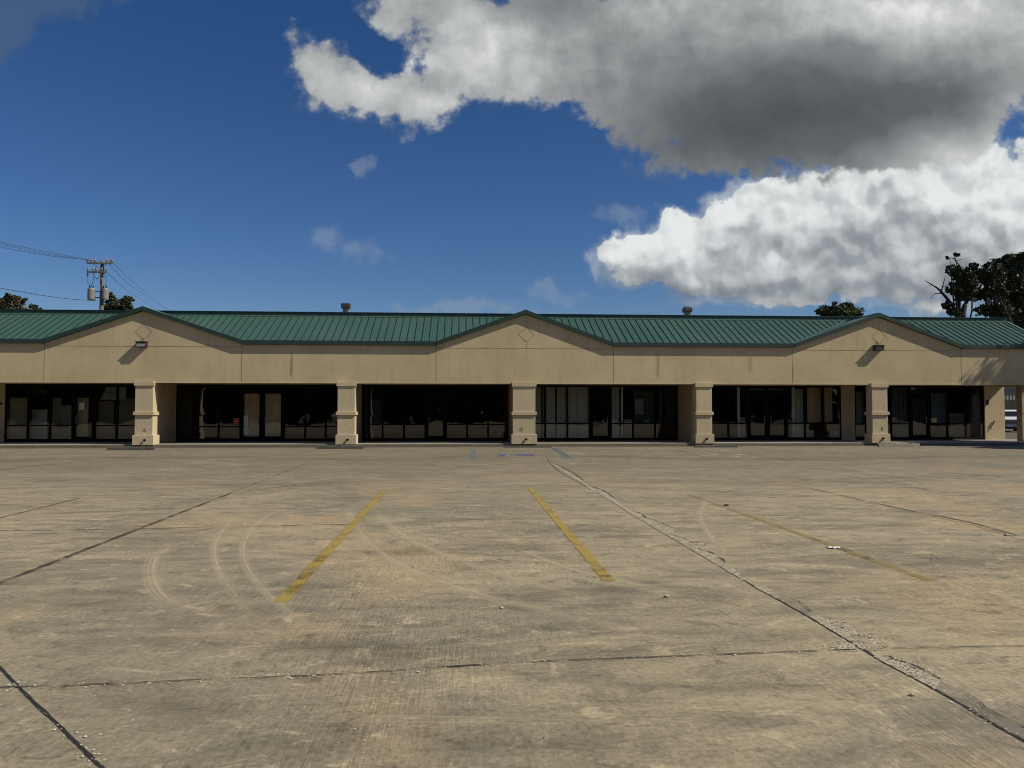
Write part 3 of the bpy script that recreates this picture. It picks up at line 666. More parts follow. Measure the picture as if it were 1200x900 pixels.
# stucco joints
b = MB(); w = .014
def vj(px, z0, z1): 
    x = X(px, YF); b.box(x-w, x+w, YF-.003, YF+.01, z0, z1)
zj = 4.70
for gi, (xc, xl, xr) in enumerate(Gs):
    b = MB()
    for px in ((51,283),(511,719),(929,1127))[gi]: vj(px, 3.07, EZ)
    b.box(xl+w, xr-w, YF-.003, YF+.01, zj-.012, zj+.012)
    dc, dz = xc+.03, 5.37; r0 = .36
    b.box(dc-.010, dc+.010, YF-.003, YF+.01, dz+r0, GA-.05); b.box(dc-.010, dc+.010, YF-.003, YF+.01, zj+.012, dz-r0)
    q = [(dc, dz+r0), (dc+r0+.02, dz), (dc, dz-r0), (dc-r0-.02, dz)]
    for i in range(4):
        a_, c_ = q[i], q[(i+1) % 4]; b.bar((a_[0], YF+.002, a_[1]), (c_[0], YF+.002, c_[1]), .022, .012, Vector((0,1,0)))
    tag(P(b, 'control_joint', M['joint']))
# soffit, header and roof
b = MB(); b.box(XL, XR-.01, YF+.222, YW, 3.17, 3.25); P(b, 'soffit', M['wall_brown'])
SL = 0.49; YE = 36.60; ZE = 5.0; YR = 39.72; ZR = ZE + SL*(YR-YE)
def zroof(y): return ZE + SL*(y-YE)
RX0, RX1 = XL, XR+.2
b = MB()
ed = [RX0] + [v for G_ in Gs for v in (G_[1], G_[2])] + [RX1]
for i in range(len(ed)-1):
    y0 = YE if i % 2 == 0 else YF+.225
    b.face([(ed[i], y0, zroof(y0)), (ed[i+1], y0, zroof(y0)), (ed[i+1], YR, ZR), (ed[i], YR, ZR)], 0)
    if i % 2 == 0: b.face([(ed[i], YE+.05, ZE-.19), (ed[i], YF+.23, ZE-.19), (ed[i+1], YF+.23, ZE-.19), (ed[i+1], YE+.05, ZE-.19)], 1)
b.face([(RX0, YR+.10, ZR+.22), (RX1, YR+.10, ZR+.22), (RX1, YR+3.4, ZR-1.4), (RX0, YR+3.4, ZR-1.4)], 0)
b.face([(RX0, YF+.23, ZE-.185), (RX0, YR+3.4, ZE-.185), (RX1, YR+3.4, ZE-.185), (RX1, YF+.23, ZE-.185)], 1)
for xc, xl, xr in Gs:
    yv = YF+.225
    for xf, sg in ((xl, 1), (xr, -1)):
        d_ = (zroof(yv)-ZE)/((GA+.20-ZE)/abs(xc-xf)); q = [(xf, YE, ZE), (xf+sg*d_, yv, zroof(yv)), (xf, yv, zroof(yv))]
        b.face(q if sg > 0 else q[::-1], 0)
for xc, xl, xr in Gs:                           # cross gables running back into the main slope
    za = GA + .20; yb = YE + (za-ZE)/SL
    sl_ = (za-ZE)/(xc-xl)
    b.face([(xl, YE-.02, ZE-.02), (xc, YE-.02, za), (xc, yb, za)], 0)
    b.face([(xr, YE-.02, ZE-.02), (xc, yb, za), (xc, YE-.02, za)], 0)
    b.bar((xc, YE-.02, za+.005), (xc, yb, za+.005), .16, .03, mi=2)
SP = 0.354
x = RX0 + .1; k = 0
while x < RX1 - .05:
    y0 = YE
    for xc, xl, xr in Gs:
        if xl < x < xr:
            za = GA+.20; zg = za - (za-ZE)*((xc-x)/(xc-xl) if x < xc else (x-xc)/(xr-xc)); y0 = YE + (zg-ZE)/SL + .10
    if y0 < YR-.15:
        b.bar((x, y0, zroof(y0)+.012), (x, YR-.02, zroof(YR-.02)+.012), .026, .045, Vector((0,0,1)), mi=1)
        for q in (SP/3, 2*SP/3):
            b.bar((x+q, y0+.02, zroof(y0+.02)+.004), (x+q, YR-.02, zroof(YR-.02)+.004), .016, .008, Vector((0,0,1)), mi=0)
    b.box(x-.012, x+.012, YR+.035, YR+.06, ZR+.045, ZR+.22, mi=1)
    x += SP; k += 1
roof = P(b, 'roof', [M['roof'], M['rib'], M['flash']])
b = MB(); b.box(RX0, RX1, YR+.06, YR+.10, ZR-.02, ZR+.225); b.box(RX0, RX1, YR+.02, YR+.12, ZR+.226, ZR+.25)
SUB(b, 'ridge_upstand', simple('upstand_green', (0.014, 0.044, 0.038), 0.5), roof)
b = MB(); b.box(RX0, RX1, YR-.07, YR+.058, ZR-.015, ZR+.04); b.bar((RX1-.03, YE, ZE+.03), (RX1-.03, YR, ZR+.03), .12, .05)
SUB(b, 'flashing', M['flash'], roof)
b = MB()
segs = [RX0] + [v for G_ in Gs for v in (G_[1], G_[2])] + [RX1]
for i in range(0, len(segs), 2): b.box(segs[i], segs[i+1], YE-.045, YF-.003, ZE-.19, ZE+.008)
for xc, xl, xr in Gs:
    za = GA+.20; n_ = .165
    for (xa, xb) in ((xl, xc), (xc, xr)):
        z_a = ZE if xa == xl else za; z_b = za if xb == xc else ZE
        b.prism([(xa, z_a-n_-.015), (xb, z_b-n_-.015), (xb, z_b+.012), (xa, z_a+.012)], YE-.06, YF-.004)
SUB(b, 'eave_trim', M['trim'], roof)
# back body of the building
b = MB(); b.box(XL, XR-.1, YW+9.0, YW+9.3, -.1, 5.2); b.box(XL, XL+.3, YW+.3, YW+9, -.1, 5.2)
b.box(XR-.35, XR-.1, YW+.32, YW+9.0, -.1, 5.2); P(b, 'wall', M['wall_brown'])
b = MB(); b.box(XL, XR-.1, YW+.32, YW+9.3, 5.2, 5.35); P(b, 'flat_roof', M['membrane'])
# gable end of the canopy roof
b = MB(); b.face([(XR-.02, YE+.2, 4.8), (XR-.02, YR+3.2, 4.8), (XR-.02, YR+.1, ZR+.1)]); b.box(XR-.22, XR-.015, YF+.225, YW+.3, 3.0, 4.9)
P(b, 'end_gable', M['stucco'])
# storefront wall: header, piers, sill
HEAD = 3.06; SILL = ZS+.10
bays = [(6,160),(206.5,402),(424,596),(618,794.5),(826,985.5),(1001.5,1014.8),(1032,1153)]
bx = [(X(a, YW), X(c, YW)) for a, c in bays]
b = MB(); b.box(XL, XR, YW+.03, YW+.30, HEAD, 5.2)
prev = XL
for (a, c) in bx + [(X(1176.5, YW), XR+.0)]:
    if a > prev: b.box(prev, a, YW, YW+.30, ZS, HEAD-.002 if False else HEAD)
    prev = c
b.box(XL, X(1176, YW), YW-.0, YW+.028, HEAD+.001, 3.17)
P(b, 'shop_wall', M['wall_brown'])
b = MB(); b.box(X(1153.5, YW), X(1176.5, YW), YW-.02, YW-.002, ZS, 3.165); P(b, 'end_wall', M['column'])
# wing walls behind the columns
def wing(xface, side, y0, th=.42):
    b = MB(); x0, x1 = (xface-th, xface) if side > 0 else (xface, xface+th)
    b.box(x0, x1, y0, YW-.002, ZS, 3.168); return P(b, 'wing_wall', M['wall_brown'])
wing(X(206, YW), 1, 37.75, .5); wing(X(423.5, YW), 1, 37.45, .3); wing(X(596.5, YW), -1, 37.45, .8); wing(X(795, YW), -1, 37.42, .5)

# columns
def column(cx, w, label=None, mark_=None, drain=True):
    b = MB(); h = w/2; d0, d1 = YF-.11, YF+.46
    b.box(cx-h, cx+h, d0, d1, ZS+.42, 2.999); col = P(b, 'column', M['column'], bevel=.012)
    def ringbox(name, e, z0, z1):
        b = MB(); b.box(cx-h-e, cx+h+e, d0-e, d1+e, z0, z1); return SUB(b, name, M['column'], col, bevel=.014)
    ringbox('base', .075, ZS-.03, ZS+.43); ringbox('middle_band', .065, 1.50, 1.66)
    b = MB(); b.box(cx-h-.05, cx+h+.05, d0-.05, YF-.004, 2.86, 3.075); SUB(b, 'cap', M['column'], col, bevel=.01)
    if drain:
        b = MB(); b.tube([(cx+.09, d0-.06, ZS+.20), (cx+.09, d0-.13, ZS+.20)], .055, 14); SUB(b, 'drain_pipe', M['black'], col)
        b = MB(); b.tube([(cx+.05, d0-.085, ZS+.14), (cx+.02, d0-.16, ZS+.10)], .03, 10); SUB(b, 'pipe_elbow', M['stop_pale'], col)
    if mark_:
        t_ = text_mesh('painted_letter', mark_[0], .24, M['joint'], None, (cx+mark_[1], d0-.006, mark_[2])); t_.parent = col
    return col
cols = [(158.4, 179.5, ('A', .05, 1.02-.36+.15)), (395.6, 416.0, None), (601, 627.3, ('G', -.13, .82)), (815.8, 834.2, None), (1021.8, 1039.8, ('S', .10, .82))]
for a, c, mk in cols:
    xa, xc_ = X(a, YF-.11), X(c, YF-.11); column((xa+xc_)/2, xc_-xa, None, mk)
b = MB(); xe = X(1190.5, 38.4); b.box(xe, XR-.05, 38.0, 38.4, ZS, 3.0); ec = P(b, 'column', M['wall_brown'], bevel=.012)
b = MB(); b.box(xe-.005, XR-.045, 37.99, 38.405, 1.60, 1.625); SUB(b, 'groove', M['joint'], ec)
b = MB(); b.box(XR-.60, XR+.0, YF+.23, 38.4, 3.0, 3.165); P(b, 'end_beam', M['stucco'])
b = MB(); b.bar((X(1161.3, YW), YW-.08, .98), (X(1163.4, YW), YW-.08, 1.18), .05, .05); b.bar((X(1158.5, YW), YW-.06, .70), (X(1161.3, YW), YW-.06, .98), .03, .03)
P(b, 'hose_bib', M['bronze'])
b = MB(); b.box(X(1155.3, YW), X(1156.8, YW), YW-.12, YW-.02, 2.05, 2.30); P(b, 'switch_box', M['bronze'])
b = MB(); b.box(X(0, YW), X(2.4, YW), YW-.15, YW-.002, 2.02, 2.12); P(b, 'switch_box', M['black'])

# storefronts
def storefront(i, mull, y_rail, doors, thin=(), norail=(), dh=2.46):
    """mull: px of mullion centres incl. both ends; doors: set of bay indices that hold a door leaf"""
    y0, y1 = YW+.02, YW+.10; xs = [X(m, YW) for m in mull]; hw = .045; b = MB()
    zr = at(mull[0], y_rail, YW).z if y_rail > 5 else y_rail
    b.box(xs[0]-.01, xs[-1]+.01, y0-.012, y1, ZS, SILL-.001) ; b.box(xs[0], xs[-1], y0-.01, y1, HEAD-.09, HEAD-.003)
    for k, x in enumerate(xs):
        e = hw*(1.5 if ((k in doors) or (k-1 in doors)) else 1.0)
        b.box(x-e, x+e, y0, y1, SILL, HEAD-.09)
    for k in range(len(xs)-1):
        a, c = xs[k]+hw, xs[k+1]-hw
        b.box(a, c, y0+.002, y1-.002, SILL, SILL+.05)
        if k in doors: b.box(a, c, y0+.004, y1-.004, dh, dh+.12)
        elif k not in norail: b.box(a, c, y0+.006, y1-.006, zr-.03, zr+.03)
    fr = P(b, 'storefront_frame', M['black'])
    for k in range(len(xs)-1):
        if k in doors:
            a, c = xs[k]+hw*1.5+.005, xs[k+1]-hw*1.5-.005; d = MB(); st = .07
            d.box(a, a+st, y0+.02, y1-.02, SILL+.005, dh-.005); d.box(c-st, c, y0+.02, y1-.02, SILL+.005, dh-.005)
            d.box(a+st, c-st, y0+.02, y1-.02, dh-.09, dh-.007); d.box(a+st, c-st, y0+.02, y1-.02, SILL+.007, SILL+.16)
            if i == 5: d.box(a+st, c-st, y0+.02, y1-.02, 1.28, 1.36)
            dr = P(d, 'door', M['black'])
            q = MB(); q.face([(a+st, YW+.06, SILL+.16), (c-st, YW+.06, SILL+.16), (c-st, YW+.06, dh-.09), (a+st, YW+.06, dh-.09)]); SUB(q, 'door_pane', M['glass'], dr)
            side = doors[k]; hx = a+.10 if side < 0 else c-.10
            q = MB(); q.bar((hx, y0-.04, 1.05), (hx, y0-.04, 1.42), .035, .03); q.bar((hx, y0-.03, 1.08), (hx, y0+.03, 1.08), .02, .02); q.bar((hx, y0-.03, 1.39), (hx, y0+.03, 1.39), .02, .02)
            SUB(q, 'handle', M['grey_metal'], dr)
            q = MB(); q.face([(a-.0, YW+.061, dh+.12), (c, YW+.061, dh+.12), (c, YW+.061, HEAD-.09), (a, YW+.061, HEAD-.09)]); SUB(q, 'pane', M['glass'], fr)
        else:
            q = MB(); a, c = xs[k]+hw, xs[k+1]-hw
            q.face([(a, YW+.06, SILL+.05), (c, YW+.06, SILL+.05), (c, YW+.06, HEAD-.09), (a, YW+.06, HEAD-.09)]); SUB(q, 'pane', M['glass'], fr)
    return fr
S1 = storefront(1, [6.5,33,58.7,86,111,137,160], 498.7, {3: -1})
S2 = storefront(2, [207,231,256.4,282.5,307.3,332.5,358,382,402], 500, {3: 1, 4: -1}, norail=(0,), dh=2.68)
S3 = storefront(3, [425,432,448.6,473.6,499,522.3,547.6,572,596], 497.5, {4: -1}, norail=(0,))
S4 = storefront(4, [618,639,665,691.6,715.4,741.6,767.6,794.5], 496.3, {3: 1})
S5 = storefront(5, [826,853.6,876.5,899.2,922,943,964,985.5], 496.3, {2: 1, 3: -1}, dh=2.60)
S6 = storefront(6, [1001.5,1014.8], 496.8, {})
S7 = storefront(7, [1032,1044.3,1066.5,1088.5,1110,1131.7,1153], 496.6, {2: 1})
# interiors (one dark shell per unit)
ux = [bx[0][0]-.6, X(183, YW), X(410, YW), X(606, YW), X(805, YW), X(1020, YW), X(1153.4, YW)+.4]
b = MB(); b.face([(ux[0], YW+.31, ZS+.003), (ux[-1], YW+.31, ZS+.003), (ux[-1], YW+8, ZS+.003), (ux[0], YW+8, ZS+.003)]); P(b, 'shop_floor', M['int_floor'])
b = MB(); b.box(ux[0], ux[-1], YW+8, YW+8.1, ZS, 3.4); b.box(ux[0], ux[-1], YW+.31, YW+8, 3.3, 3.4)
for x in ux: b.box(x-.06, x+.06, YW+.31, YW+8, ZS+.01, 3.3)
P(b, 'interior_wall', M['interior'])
# things just behind the glass, fit-out of each unit and painted reflections
def panel(name, parent, x0, x1, ytop, ybot, mat, Y=YW+.22, th=.02):
    b = MB(); zt = at(x0, ytop, Y).z; zb = max(at(x0, ybot, Y).z, ZS+.01); b.box(X(x0, Y), X(x1, Y), Y, Y+th, zb, zt); return SUB(b, name, mat, parent)
panel('paper_cover', S1, 12, 32, 466, 516, M['cover_dark']); panel('paper_cover', S1, 38, 56, 480, 516, M['cream'], YW+1.2); panel('paper_cover', S1, 62, 72, 466, 516, M['cover_dark'], YW+.5)
panel('paper_cover', S1, 72, 84, 475, 516, M['creamA'], YW+1.6); panel('paper_cover', S1, 88, 104, 466, 514, M['cover'], YW+.3); panel('shelf', S1, 7, 12.5, 476, 516, M['creamA'], YW+.8)
panel('paper_cover', S1, 116, 134, 470, 516, M['cover_dark'], YW+1.0); panel('paper_cover', S1, 140, 160, 466, 516, M['cover_dark'], YW+.9)
panel('paper_cover', S2, 285, 304.5, 461, 513, M['cover'], YW+.14); panel('paper_cover', S2, 309.5, 330.5, 461, 513, M['cover'], YW+.14)
panel('inner_frame', S3, 432, 434, 463, 515, M['grey_metal'], YW+.5, .03)
# vertical blinds
def blinds(parent, x0, x1, mat, open_=0.35, w=.10, sp=.095, Y=YW+.2):
    b = MB(); xa, xb = X(x0, Y), X(x1, Y); x = xa; r_ = random.Random(int(x0))
    while x < xb:
        a = open_ + r_.uniform(-.12, .12) + (r_.random() < .06)*.9; dx, dy = math.cos(a)*w/2, math.sin(a)*w/2
        b.bar((x, Y, ZS+.12), (x, Y, HEAD-.03), w, .004, Vector((dy, -dx, 0)).normalized()) if False else b.face([(x-dx, Y-dy, ZS+.12), (x+dx, Y+dy, ZS+.12), (x+dx, Y+dy, HEAD-.03), (x-dx, Y-dy, HEAD-.03)])
        x += sp
    b.box(xa, xb, Y-.03, Y+.03, HEAD-.028, HEAD+.02); return SUB(b, 'vertical_blind', mat, parent)
blinds(S4, 620, 690, M['creamA']); blinds(S4, 716, 727.5, M['creamA']); panel('inner_frame', S4, 728, 730, 452, 514, M['cream'], YW+.3)
panel('desk', S4, 731, 741, 491, 514, M['creamA'], YW+1.6); panel('reflection_panel', S4, 743, 766, 458, 494, simple('teal_reflection', (0.10, 0.15, 0.15), .6), YW+1.8)  # teal panel colours in the bluish reflection of this pane
panel('white_board', S4, 744, 754, 467, 486, M['creamA'], YW+1.5)
panel('inner_column', S5, 864, 867, 452, 513, M['cream'], YW+.4, .12); panel('inner_column', S5, 928, 931.5, 452, 513, M['cream'], YW+.4, .12)
panel('paper_cover', S5, 932, 942, 456, 513, M['creamA'], YW+.35); panel('paper_cover', S5, 945.5, 962, 454, 495, M['cover'], YW+.3); panel('paper_cover', S5, 966, 975, 454, 495, M['cover'], YW+.3)
panel('carton', S5, 945, 953, 504, 513, M['cream'], YW+.5, .4); panel('carton', S5, 977, 984, 505, 513, M['cream'], YW+.5, .4); panel('carton', S5, 866, 873, 489, 513, M['creamA'], YW+1.2, .4)
panel('lit_strip', S5, 877, 920, 455.5, 456.6, M['creamA'], YW+1.0, .3)  # lit line over the doors, put in as a pale strip
blinds(S7, 1046, 1065, simple('haze_blind', (0.22, 0.23, 0.225), .8), .5); panel('carton', S7, 1046.5, 1056, 498, 511, simple('pink_carton', (.26, .19, .18), .8), YW+.4, .3); panel('paper_cover', S7, 1057, 1065, 502, 511, M['creamA'], YW+.5)  # blind colour stands in for bluish-grey haze on the pane
blinds(S7, 1068, 1087, simple('dark_blind', (0.12, 0.125, 0.12), .8), .4, Y=YW+.5); panel('paper_cover', S7, 1112, 1130, 484, 511, M['cover_dark'], YW+.5)
panel('paper_cover', S7, 1135, 1152, 478, 511, simple('grey_paper', (0.22, .225, .21), .8), YW+.7)
SLATE = simple('slate_reflection', (0.17, 0.20, 0.215), .7, var=.3, scale=1.5)  # grey-blue sky reflection of the panes, put into a flat colour
panel('pane_tone', S7, 1091, 1109, 461, 496, SLATE, YW+.3); panel('pane_tone', S7, 1139, 1152, 463, 497, SLATE, YW+.35); panel('pane_tone', S6, 1003, 1013.5, 459, 497, SLATE, YW+.3)  # flat panels paint the reflected sky behind these panes
panel('pane_tone', S3, 434, 447, 468, 496, simple('dim_tone', (0.05, .055, .055), .7), YW+.4)  # dim flat panel behind the glass
# wall lights as parts
def wall_light(px, py):
    c = at(px, py, YF); b = MB()
    w_, h_ = .23, .24
    b.prism([(c.x-w_, c.z+h_/2), (c.x-w_, c.z-h_/2+.03), (c.x-w_+.03, c.z-h_/2), (c.x+w_-.03, c.z-h_/2), (c.x+w_, c.z-h_/2+.03), (c.x+w_, c.z+h_/2)][::1], YF-.26, YF-.004)
    wl = P(b, 'wall_light', M['bronze'], bevel=.015)
    b = MB(); b.box(c.x-w_+.04, c.x+w_-.04, YF-.272, YF-.262, c.z-h_/2+.03, c.z+h_/2-.07); SUB(b, 'lens', M['lens'] if px < 500 else M['bronze'], wl)
    b = MB(); b.box(c.x-w_-.02, c.x+w_+.02, YF-.30, YF-.003, c.z+h_/2+.002, c.z+h_/2+.03); SUB(b, 'hood', M['bronze'], wl)
    b = MB(); b.tube([(c.x, YF-.1, c.z+h_/2+.03), (c.x, YF-.02, c.z+h_/2+.14), (c.x+.01, YF-.01, c.z+h_/2+.22)], .012, 6); SUB(b, 'conduit', M['bronze'], wl)
wall_light(167.5, 404.3); wall_light(1027.8, 408.4)
# roof vents
def vent(px, y0, y1, w, top):
    Y = YR+.55; a = at(px, y0, Y); z0 = a.z; z1 = at(px, y1, Y).z; b = MB(); h = w/2
    b.box(a.x-h, a.x+h, Y-h, Y+h, z0, z1); v = P(b, 'roof_vent', M['bronze'], bevel=.02)
    b = MB(); b.box(a.x-h*.65, a.x+h*.65, Y-h*.65, Y+h*.65, ZR-.1, z0-.0015); SUB(b, 'vent_neck', M['grey_metal'], v)
    b = MB()
    for k in range(4): b.box(a.x-h*.85, a.x+h*.85, Y-h-.012, Y-h-.002, z0+(z1-z0)*(.15+.2*k), z0+(z1-z0)*(.25+.2*k))
    SUB(b, 'louvre', simple('vent_louvre', (.12,.09,.08), .6), v)
    if top: b = MB(); b.box(a.x-h*.7, a.x+h*.7, Y-h*.7, Y+h*.7, z1+.0015, z1+.07); SUB(b, 'vent_cap', M['grey_metal'], v)
vent(405.5, 361.5, 356, .45, False); vent(805.3, 366, 361.0, .44, True)

# window notices and stickers
def notice(name, px0, px1, py0, py1, mat, label, cat, Y=YW+.045, group=None, prints=None, lines=0, pmat=None, skew=0):
    a = at(px0, py0, Y); c = at(px1, py1, Y); b = MB()
    b.prism([(a.x, c.z), (c.x, c.z), (c.x, a.z), (a.x+skew, a.z)], Y, Y+.004)
    e = b.build(name, mat)
    o = bpy.data.objects.new(name, None) if False else e
    tag(o, label, cat, group)
    if lines:
        q = MB(); h = a.z-c.z
        for k in range(lines):
            z = a.z - h*(k+1)/(lines+1); q.box(a.x+(c.x-a.x)*.14, c.x-(c.x-a.x)*(.14 if k % 2 else .3), Y-.003, Y-.001, z-h*.018, z+h*.018)
        t_ = q.build('print', pmat or M['print']); t_.parent = o
    if prints:
        for (s_, fx, fz, size) in prints:
            t_ = text_mesh('lettering', s_, size, pmat or M['print'], None, (a.x+(c.x-a.x)*fx, Y-.005, c.z+(a.z-c.z)*fz), .001); t_.parent = o
    return o
notice('door_notice', 93, 98.8, 472, 480, M['paper'], 'single pale paper notice on the leftmost glass door', 'notice', lines=5)
YD = YW+.075
notice('door_notice', 284.8, 290.2, 487, 502, M['paper'], 'tall white printed notice taped at the left edge of the papered double doors', 'notice', YD-.035, lines=6)
notice('door_notice', 284.5, 292, 502.6, 508.6, M['paper'], 'small white notice under the tall one on the papered double doors', 'notice', YD-.035, lines=3)
notice('red_sticker', 273.5, 280.5, 490, 498, M['red'], 'red sticker with white lettering on the dark window beside papered doors', 'sticker', lines=3, pmat=M['paper'])
notice('window_sign', 117.5, 147.5, 453.5, 468.5, simple('pale_banner', (.30,.32,.34), .8), 'pale grey banner with dark figures high in the window left of the first column', 'sign', YW+.14, prints=[('7000', .33, .42, .34)], pmat=simple('faded_print', (.10,.11,.12), .8), skew=.3)
notice('yellow_sticker', 1091.5, 1097.5, 490.2, 495, M['yellow_decal'], 'pale yellow sticker low on the glass right of the last shop door', 'sticker', prints=[('11', .5, .5, .16)])
notice('yellow_sticker', 1067.3, 1072, 452.6, 456.4, M['yellow_decal'], 'small yellow unit number plate above the last shop door', 'sticker', YW+.045, prints=[('11', .5, .5, .12)])
# wheel stops
def wheel_stop(px0, px1, py, mat, label, h=.15):
    a = g(px0, py); c = g(px1, py); y = min((a.y+c.y)/2, YF-.45); x0 = a.x*y/a.y; x1 = c.x*y/c.y
    root = empty('wheel_stop', ((x0+x1)/2, y, .004)); hw = (x1-x0)/2
    b = MB(); n = 14; r_ = random.Random(int(px0))
    prof = [(-.085,0),(.085,0),(.07,h*.75),(.045,h),(-.045,h),(-.07,h*.75)]
    for k in range(n):
        xa, xb = -hw+2*hw*k/n, -hw+2*hw*(k+1)/n
        pass
    rows = [[(-hw+2*hw*k/n, p[0]+r_.uniform(-.006,.006), p[1]*(1+r_.uniform(-.08,.05))) for p in prof] for k in range(n+1)]
    for k in range(n):
        for j in range(6): b.face([rows[k][j], rows[k][(j+1) % 6], rows[k+1][(j+1) % 6], rows[k+1][j]])
    b.face(rows[0][::-1]); b.face(rows[-1])
    o = b.build('concrete_bar', mat, root)
    for s_ in (-.6, .6):
        q = MB(); q.tube([(hw*s_, 0, h*.9), (hw*s_, 0, h+.012)], .016, 8); q.build('anchor_pin', M['bronze'], root)
    tag(root, label, 'wheel stop', 'concrete wheel stops along the walkway kerb'); return root
wheel_stop(126, 181, 527.5, M['stop'], 'dark concrete wheel stop in front of the leftmost column')
wheel_stop(371, 426, 526.0, M['stop'], 'dark concrete wheel stop in front of the second column from left')
wheel_stop(590, 646, 524.5, M['stop'], 'low dark worn wheel stop in front of the widest middle column', .08)
wheel_stop(814, 864, 524.3, M['stop'], 'dark grey wheel stop in front of the fourth column from left', .11)
wheel_stop(1029, 1077, 523.5, M['stop_pale'], 'pale concrete wheel stop in front of the fifth column, right of the others')

# ---------------------------------------------------------------- trees
def leaf_mesh(name, clumps, n, size, mat, parent, loc=(0,0,0), shell=0.5):
    """clumps: (centre, (rx,ry,rz)) – leaves bunch into sub-clumps inside each ellipsoid"""
    vol = np.array([c[1][0]*c[1][1]*c[1][2] for c in clumps])**.8; pr = vol/vol.sum()
    idx = rng.choice(len(clumps), n, p=pr)
    C = np.array([list(c[0]) for c in clumps])[idx]; Rr = np.array([c[1] for c in clumps])[idx]
    ns = max(20, n//34)
    sid = rng.integers(0, 100000, ns)
    # sub-clump centres in the unit ball
    d = rng.normal(size=(ns, 3)); d /= np.linalg.norm(d, axis=1)[:, None]; r = rng.random(ns)**(shell)
    sub = d*r[:, None]
    s_of = rng.integers(0, ns, n); # spread
    jit = rng.normal(size=(n, 3))*0.105
    keep = sub[s_of] + jit
    # tie a sub-clump to its ellipsoid so that gaps stay open
    own = rng.choice(len(clumps), ns, p=pr)
    C = np.array([list(c[0]) for c in clumps])[own[s_of]]; Rr = np.array([c[1] for c in clumps])[own[s_of]]
    Pp = C + keep*Rr - np.array(loc)
    a = rng.normal(size=(n, 3)); a /= np.linalg.norm(a, axis=1)[:, None]; b_ = rng.normal(size=(n, 3)); b_ -= (b_*a).sum(1)[:, None]*a; b_ /= np.linalg.norm(b_, axis=1)[:, None]
    s_ = size*(.55+.9*rng.random(n))[:, None]
    V = np.stack([Pp-a*s_, Pp-b_*s_*.55, Pp+a*s_, Pp+b_*s_*.55], 1).reshape(-1, 3)
    me = bpy.data.meshes.new(name); me.vertices.add(len(V)); me.vertices.foreach_set('co', V.astype(np.float32).ravel())
    me.loops.add(4*n); me.loops.foreach_set('vertex_index', np.arange(4*n, dtype=np.int32)); me.polygons.add(n)
    me.polygons.foreach_set('loop_start', np.arange(0, 4*n, 4, dtype=np.int32)); me.polygons.foreach_set('loop_total', np.full(n, 4, dtype=np.int32))
    me.update(calc_edges=True); me.materials.append(mat)
    o = bpy.data.objects.new(name, me); COL.objects.link(o); o.parent = parent; return o
def tree(base, clumps, n, size, mat, label, limbs=(), trunk_r=.35, fork=.45, group=None, name='tree', shell=.5, bark='bark', twig=True):
    root = empty(name, base); B = Vector(base); tag(root, label, 'tree', group)
    top = Vector(clumps[0][0]); b = MB(); f_ = B.lerp(Vector((B.x, B.y, top.z)), fork) + Vector((random.uniform(-.3,.3), 0, 0))
    b.tube([Vector((0,0,-.05)), (f_-B)*.5+Vector((.1,0,0)), f_-B], [trunk_r*1.25, trunk_r, trunk_r*.8], 10); b.build('trunk', M[bark], root, smooth=True)
    b = MB()
    for c, r_ in clumps:
        c = Vector(c); mid = f_.lerp(c, .5) + Vector((random.uniform(-.4,.4), random.uniform(-.4,.4), random.uniform(.0,.5)))
        b.tube([f_-B, mid-B, c-B], [trunk_r*.55, trunk_r*.35, trunk_r*.12], 7)
        if twig:
            for _ in range(5):
                e = c + Vector([random.uniform(-1,1)*q*.95 for q in r_]); s_ = mid.lerp(c, random.uniform(.3,.9)); b.tube([s_-B, s_.lerp(e, .5)-B+Vector((0,0,.15)), e-B], [trunk_r*.16, trunk_r*.1, trunk_r*.05], 5)
    for pts, r0 in limbs:
        ps = spline([Vector(p)-B for p in pts], 5); b.tube(ps, [r0*(1-.85*k/(len(ps)-1)) for k in range(len(ps))], 6)
    b.build('branches', M[bark], root, smooth=True)
    leaf_mesh('crown', clumps, n, size, mat, root, base, shell); return root
def cl(px, py, Y, rpx, rpy, ry=None):
    c = at(px, py, Y); s_ = Y/F_PX; return (c, (rpx*s_, (ry or rpx*s_), rpy*s_))
